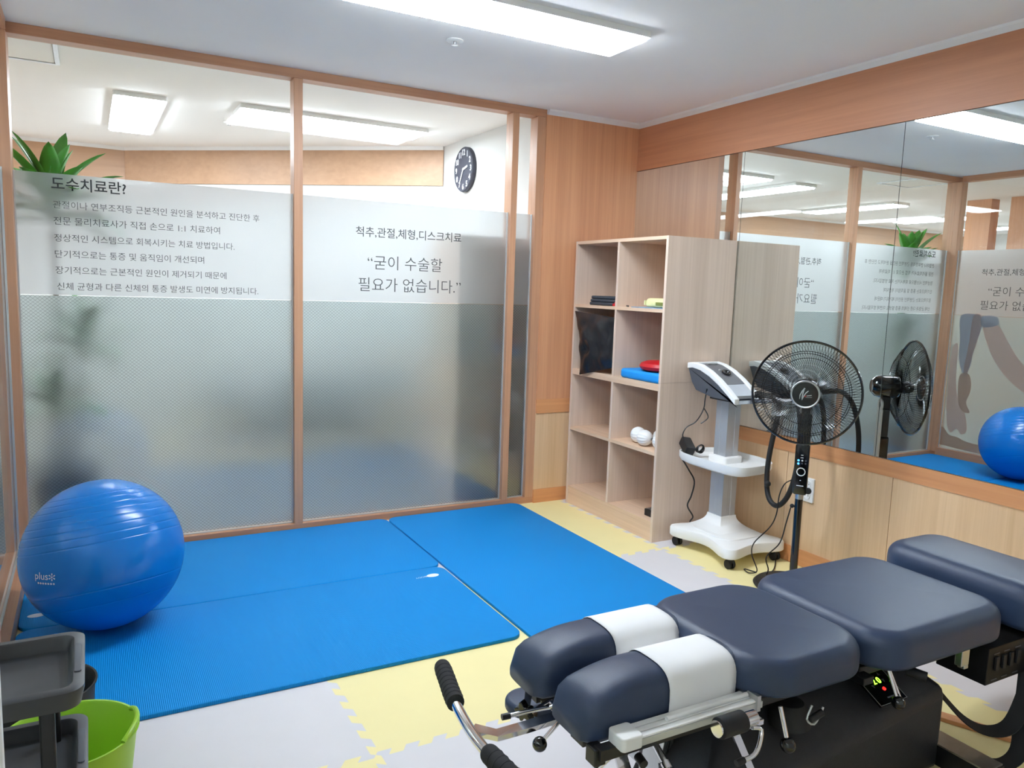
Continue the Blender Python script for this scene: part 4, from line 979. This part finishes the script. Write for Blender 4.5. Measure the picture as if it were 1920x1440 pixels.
# supports down from the headrest
MB().tube([(-2.17, -2.862, 0.366), (-2.215, -2.862, 0.34), (-2.228, -2.86, 0.315), (-2.225, -2.86, 0.25), (-2.20, -2.86, 0.17)], 0.006, n=12, smooth=4).build('bent_rod', M_chrome, t)
MB().tube([(-2.155, -2.862, 0.366), (-2.15, -2.87, 0.34), (-2.135, -2.885, 0.28), (-2.12, -2.90, 0.20)], 0, smooth=3, flat=(0.006, 0.03)).build('flat_strut', M_chrome, t, smooth=False)
cm = MB().hexa([(-1.89, -2.68, 0.10), (-1.81, -2.68, 0.10), (-1.81, -2.61, 0.10), (-1.89, -2.61, 0.10), (-1.86, -2.70, 0.372), (-1.78, -2.70, 0.372), (-1.78, -2.63, 0.372), (-1.86, -2.63, 0.372)]).build('head_column', M_alu, t, bevel=0.002)
m = MB()
for x in (-1.874, -1.857, -1.843, -1.826): m.hexa([(x-0.002, -2.6835, 0.11), (x+0.002, -2.6835, 0.11), (x+0.002, -2.678, 0.11), (x-0.002, -2.678, 0.11), (x+0.027, -2.7035, 0.37), (x+0.031, -2.7035, 0.37), (x+0.031, -2.698, 0.37), (x+0.027, -2.698, 0.37)])
m.build('column_groove', M_black, cm)
sh_ = MB().cyl((-2.06, -2.85, 0.368), (-2.075, -2.925, 0.345), 0.0075, 16).cyl((-2.073, -2.915, 0.348), (-2.077, -2.935, 0.342), 0.011, 16).build('knob_shaft', M_chrome, t)
star((-2.080, -2.95, 0.337), (-0.15, -0.9, -0.35), 0.031, sh_, lobes=3)
MB().cyl((-2.115, -2.875, 0.352), (-2.118, -2.90, 0.348), 0.010, 16).build('small_knob', M_black, t)
# foam roller handle with bent lever
ro = MB().cyl((-1.955, -2.945, 0.412), (-1.885, -2.945, 0.412), 0.0235, 28).build('roller_grip', M_blackm, t, bevel=0.002)
MB().cyl((-1.962, -2.945, 0.412), (-1.9552, -2.945, 0.412), 0.018, 24).build('roller_cap', M_chrome, ro)
MB().cyl((-1.8845, -2.945, 0.412), (-1.850, -2.945, 0.412), 0.0165, 24).build('roller_shaft', M_chrome, ro)
bl = MB().tube([(-1.865, -2.955, 0.396), (-1.842, -2.960, 0.388), (-1.858, -2.972, 0.362), (-1.880, -2.978, 0.348), (-1.908, -2.978, 0.345)], 0.0055, n=12, smooth=3).build('bent_lever', M_chrome, t)
MB().cyl((-1.908, -2.978, 0.345), (-1.930, -2.978, 0.343), 0.0075, 12).build('lever_tip', M_black, bl)
MB().hexa([(-1.800, -2.930, 0.20), (-1.780, -2.930, 0.20), (-1.780, -2.923, 0.20), (-1.800, -2.923, 0.20), (-1.900, -2.912, 0.40), (-1.880, -2.912, 0.40), (-1.880, -2.905, 0.40), (-1.900, -2.905, 0.40)]).build('link_bar', M_chrome, t, smooth=False)
MB().box(-1.90, -1.80, -2.93, -2.86, 0.372, 0.386).box(-1.90, -1.885, -2.94, -2.90, 0.372, 0.41).build('roller_bracket', M_chrome, t, bevel=0.002)
# chest and pelvic levers
MB().box(-1.85, -1.43, -2.86, -2.58, 0.362, 0.3855).build('chest_frame', M_black, t, bevel=0.003)
MB().box(-1.38, -0.50, -2.86, -2.58, 0.358, 0.3855).build('pelvic_frame', M_black, t, bevel=0.003)
MB().box(-1.40, -1.36, -2.89, -2.50, 0.352, 0.372).build('cross_plate', M_black, t, bevel=0.002)
lever((-1.745, -2.925, 0.40), (-1.745, -2.955, 0.322), r=0.0055, rk=0.018)
lever((-1.345, -2.915, 0.40), (-1.342, -2.95, 0.325), r=0.0045, rk=0.017)
MB().cyl((-1.34, -2.915, 0.40), (-1.330, -2.945, 0.335), 0.0035, 10).build('lever_rod', M_chrome, t)
hk = MB().tube([(-1.63, -2.92, 0.372), (-1.65, -2.925, 0.345), (-1.63, -2.93, 0.33), (-1.61, -2.93, 0.352), (-1.60, -2.928, 0.365)], 0.003, n=8, smooth=3).build('air_line', M_bead, t)
MB().cyl((-1.645, -2.93, 0.345), (-1.61, -2.935, 0.358), 0.009, 14).build('valve', M_black, hk)
# housing
hs = MB()
pb = [(-1.93, -2.90), (-1.045, -2.90), (-1.045, -2.56), (-1.86, -2.56)]
zm = [0.16, 0.268, 0.268, 0.15]; ptp = [(-1.76, -2.77), (-1.10, -2.77), (-1.10, -2.62), (-1.75, -2.62)]
r0 = [hs.bm.verts.new((x, y, 0.03)) for x, y in pb]; r1 = [hs.bm.verts.new((x, y, z)) for (x, y), z in zip(pb, zm)]; r2 = [hs.bm.verts.new((x, y, 0.335)) for x, y in ptp]
for a, b in ((r0, r1), (r1, r2)):
    for i in range(4): hs.bm.faces.new((a[i], a[(i+1) % 4], b[(i+1) % 4], b[i]))
hs.bm.faces.new(list(reversed(r0))); hs.bm.faces.new(r2)
hs = hs.build('base_housing', M_house, t, bevel=0.022)
for x in (-1.72, -1.25):
    MB().rbox(x, -2.69, 0.33, 0.362, 0.12, 0.12, 0.05, 0.01).build('bellows', M_blackm, t)
# control panel lies on the sloped front of the housing
e1 = Vector((1, 0, 0)); dn = Vector((0, -0.13, -0.067)).normalized(); nn = e1.cross(dn)*-1
if nn.z < 0: nn = -nn
Mp = Matrix(((e1.x, -dn.x, nn.x, -1.275), (e1.y, -dn.y, nn.y, -2.846), (e1.z, -dn.z, nn.z, 0.3030), (0, 0, 0, 1)))
cp = MB().box(-0.055, 0.055, -0.055, 0.055, 0.0, 0.006, Mp).build('control_panel', M_gloss, t)
m = MB()
for a in ((-0.054, 0.054, 0.0528, 0.054), (-0.054, 0.054, -0.054, -0.0528), (-0.054, -0.0528, -0.054, 0.054), (0.0528, 0.054, -0.054, 0.054)): m.box(*a, 0.0061, 0.0066, Mp)
m.build('panel_border', M_bead, cp, smooth=False)
text('20', 'digits', M_led, cp, lambda u, v, d: Mp @ Vector((u, 0.012+v, 0.0064+d)), width=0.030, align='CENTER', spacing=1.5)
MB().lathe([(0, 0.006), (0.005, 0.006), (0.005, 0.008), (0, 0.008)], Mp @ Matrix.Translation((0.004, -0.014, 0)), 14).build('red_button', M_ledr, cp)
for x, y, s_ in ((-0.024, 0.020, 1), (-0.024, 0.0, -1), (0.026, 0.028, 1), (0.026, 0.008, -1)):
    MB().prism([(x-0.005, y-0.004*s_), (x+0.005, y-0.004*s_), (x, y+0.006*s_)] if s_ > 0 else [(x, y+0.006*s_), (x+0.005, y-0.004*s_), (x-0.005, y-0.004*s_)], 0.0061, 0.0068, Mp).build('arrow_key', M_grayp, cp, smooth=False)
MB().box(-0.01, 0.03, -0.040, -0.036, 0.0061, 0.0066, Mp).build('marking', M_grayp, cp, smooth=False)
bt = MB().lathe([(0, 0), (0.055, 0), (0.052, 0.03), (0.035, 0.055), (0, 0.065)], Matrix.Translation((-1.60, -2.83, 0.275)), 28).build('pump_boot', M_blackm, t)
# feet
for x, lab in ((-1.79, 0), (-1.03, 1)):
    ft = MB().box(x-0.035, x+0.035, -3.04, -2.48 if not lab else -2.40, 0.045, 0.105).build('cross_foot', M_alu if not lab else M_black, t, bevel=0.002)
    MB().box(x-0.036, x+0.036, -2.482 if not lab else -2.402, -2.477 if not lab else -2.397, 0.044, 0.106).box(x-0.036, x+0.036, -3.043, -3.038, 0.044, 0.106).build('end_cap', M_black, ft)
    if lab: MB().box(x-0.036, x+0.036, -3.038, -2.403, 0.1052, 0.110).build('top_strip', M_alu, ft)
    for y in (-2.51 if not lab else -2.44, -3.0): MB().lathe([(0, 0.0005), (0.03, 0.0005), (0.024, 0.02), (0.012, 0.045), (0, 0.045)], Matrix.Translation((x, y, 0)), 20).build('rubber_foot', M_blackm, ft)
M_ebox = pbr('black box shell', srgb(14, 14, 15), 0.5, spec=0.3)
# tensioning box on the pelvic side
eb = MB().box(-0.945, -0.55, -2.945, -2.80, 0.275, 0.384).build('control_box', M_ebox, t, bevel=0.002)
for k in range(4):
    x = -0.905+0.035*k; MB().box(x-0.008, x+0.008, -2.952, -2.9455, 0.315, 0.355).build('rocker_switch', M_blackm, eb, bevel=0.001)
m = MB()
for x in (-0.905, -0.855, -0.80): m.box(x-0.014, x+0.014, -2.9462, -2.9455, 0.362, 0.365); m.box(x-0.016, x+0.012, -2.9462, -2.9455, 0.285, 0.288)
m.build('marking', M_grayp, eb, smooth=False)
MB().cyl((-0.745, -2.946, 0.345), (-0.745, -2.965, 0.345), 0.014, 20).build('dial', M_alu, eb)
MB().box(-1.045, -1.010, -2.93, -2.91, 0.345, 0.394).box(-1.03, -1.010, -2.93, -2.91, 0.335, 0.3449).build('bracket', M_alu, t, bevel=0.002)
MB().cyl((-1.24, -2.90, 0.366), (-1.215, -2.94, 0.36), 0.013, 16).build('side_knob', M_blackm, t)
M_strap = pbr('black webbing', srgb(18, 18, 20), 0.75, bump=0.5, bscale=500)
MB().tube([(-1.02, -2.87, 0.23), (-0.98, -2.92, 0.17), (-0.93, -2.96, 0.145), (-0.86, -2.98, 0.155), (-0.78, -2.97, 0.22), (-0.74, -2.96, 0.285), (-0.70, -2.94, 0.33)], 0, smooth=6, flat=(0.045, 0.003)).build('hanging_strap', M_strap, t)
MB().tube([(-0.985, -2.95, 0.085), (-0.95, -2.98, 0.068), (-0.90, -3.0, 0.062), (-0.84, -3.0, 0.085), (-0.78, -2.97, 0.15), (-0.72, -2.94, 0.28)], 0, smooth=6, flat=(0.045, 0.003)).build('hanging_strap', M_strap, t)
# wooden strip on the floor beyond the table
o = MB().box(-0.27, 0.27, -0.022, 0.022, 0.0005, 0.014, Matrix.Translation((-0.66, -2.86, 0)) @ Matrix.Rotation(math.radians(-64), 4, 'Z')).build('wooden_strip', M_rail, None, bevel=0.002)
tag(o, 'thin wooden strip lying on the yellow foam tile beyond the table base', 'strip')
# foot pedal at the bottom edge
t = thing('foot_pedal', (-1.22, -3.0, 0.0), 'black foot pedal with pale edge on the floor by the table base', 'pedal')
MB().rbox(-1.16, -3.03, 0.001, 0.045, 0.13, 0.10, 0.035, 0.015).build('pedal_body', M_gloss, t)
MB().box(-1.23, -1.20, -3.06, -3.00, 0.046, 0.052).build('pedal_plate', M_alu, t)

# ================================================================== LEFT FOREGROUND
t = thing('utility_trolley', (-3.27, -2.50, 0.0), 'charcoal plastic tiered trolley in the bottom left corner', 'trolley')
def traytop(z):
    cx, cy, lx, ly = -3.264, -2.512, 0.236, 0.262; m = MB(); rp = 0.032; rings = []
    for ins, zz in ((0.018, z-0.040), (0.006, z-0.036), (0.0, z-0.010), (0.0, z-0.002), (0.004, z), (0.018, z), (0.022, z-0.004), (0.028, z-0.026), (0.036, z-0.029)):
        r = max(rp-ins*0.5, 0.004); hx, hy = lx/2-ins, ly/2-ins; row = []
        for q, (sx, sy) in enumerate(((1,1),(-1,1),(-1,-1),(1,-1))):
            for k in range(9):
                a = q*PI/2+PI/2*k/8; row.append(m.bm.verts.new((cx+sx*(hx-r)+r*math.cos(a), cy+sy*(hy-r)+r*math.sin(a), zz)))
        rings.append(row)
    K = len(rings[0])
    for a, b in zip(rings, rings[1:]):
        for i in range(K): m.bm.faces.new((a[i], a[(i+1) % K], b[(i+1) % K], b[i]))
    m.bm.faces.new(list(reversed(rings[0]))); m.bm.faces.new(rings[-1])
    o = m.build('tray', M_trolley, t)
    MB().rbox(cx+lx/2-0.011, cy, z-0.001, z+0.002, 0.012, 0.12, 0.005, 0.001).build('handle_recess', M_grayp, o)
    return o
for z in (0.63, 0.455, 0.20): traytop(z)
for y in (-2.605, -2.42):
    for x in (-3.205, -3.345):
        MB().box(x-0.012, x+0.012, y-0.010, y+0.010, 0.05, 0.60).build('post', M_black, t, bevel=0.004)
for y in (-2.60, -2.42):
    for x in (-3.205, -3.345):
        MB().lathe([(0, -0.008), (0.022, -0.008), (0.025, 0), (0.022, 0.008), (0, 0.008)], Matrix.Translation((x, y, 0.0255)) @ Matrix.Rotation(PI/2, 4, 'Y'), 20).cyl((x, y, 0.03), (x, y, 0.055), 0.006).build('caster', M_black, t)
tag(MB().box(-3.386, -3.238, -2.932, -2.912, 0.0005, 1.0).build('upright_board', M_white, None, bevel=0.003), 'white upright board edge in the very bottom left corner, nearer than the trolley', 'board')
def bin_(cx, cy, r0, r1, h, mat, label, name, ear=None):
    t = thing(name, (cx, cy, 0.0), label, 'bin')
    MB().lathe([(0, 0.001), (r0, 0.001), (r0+0.004, 0.01), (r1, h), (r1+0.005, h+0.001), (r1+0.005, h-0.010), (r1+0.002, h-0.010)][:5]+[(r1+0.005, h+0.004), (r1, h+0.004), (r1-0.003, h), (r0, 0.012), (0, 0.012)], Matrix.Translation((cx, cy, 0)), 48).build('bucket', mat, t)
    if ear:
        a = ear; c, s_ = math.cos(a), math.sin(a)
        MB().tube([(cx+(r1)*math.cos(a+d), cy+(r1)*math.sin(a+d), h+0.004+e) for d, e in ((-0.55, 0), (-0.35, 0.010), (0, 0.014), (0.35, 0.010), (0.55, 0))], 0.006, n=10, smooth=4).build('carry_lip', mat, t)
    return t
bin_(-3.19, -2.165, 0.105, 0.142, 0.292, M_green, 'lime green plastic bin behind the trolley', 'waste_bin', ear=-0.15)
bin_(-3.258, -1.885, 0.10, 0.125, 0.285, M_blackm, 'black round bin between the green bin and the mats', 'waste_bin')
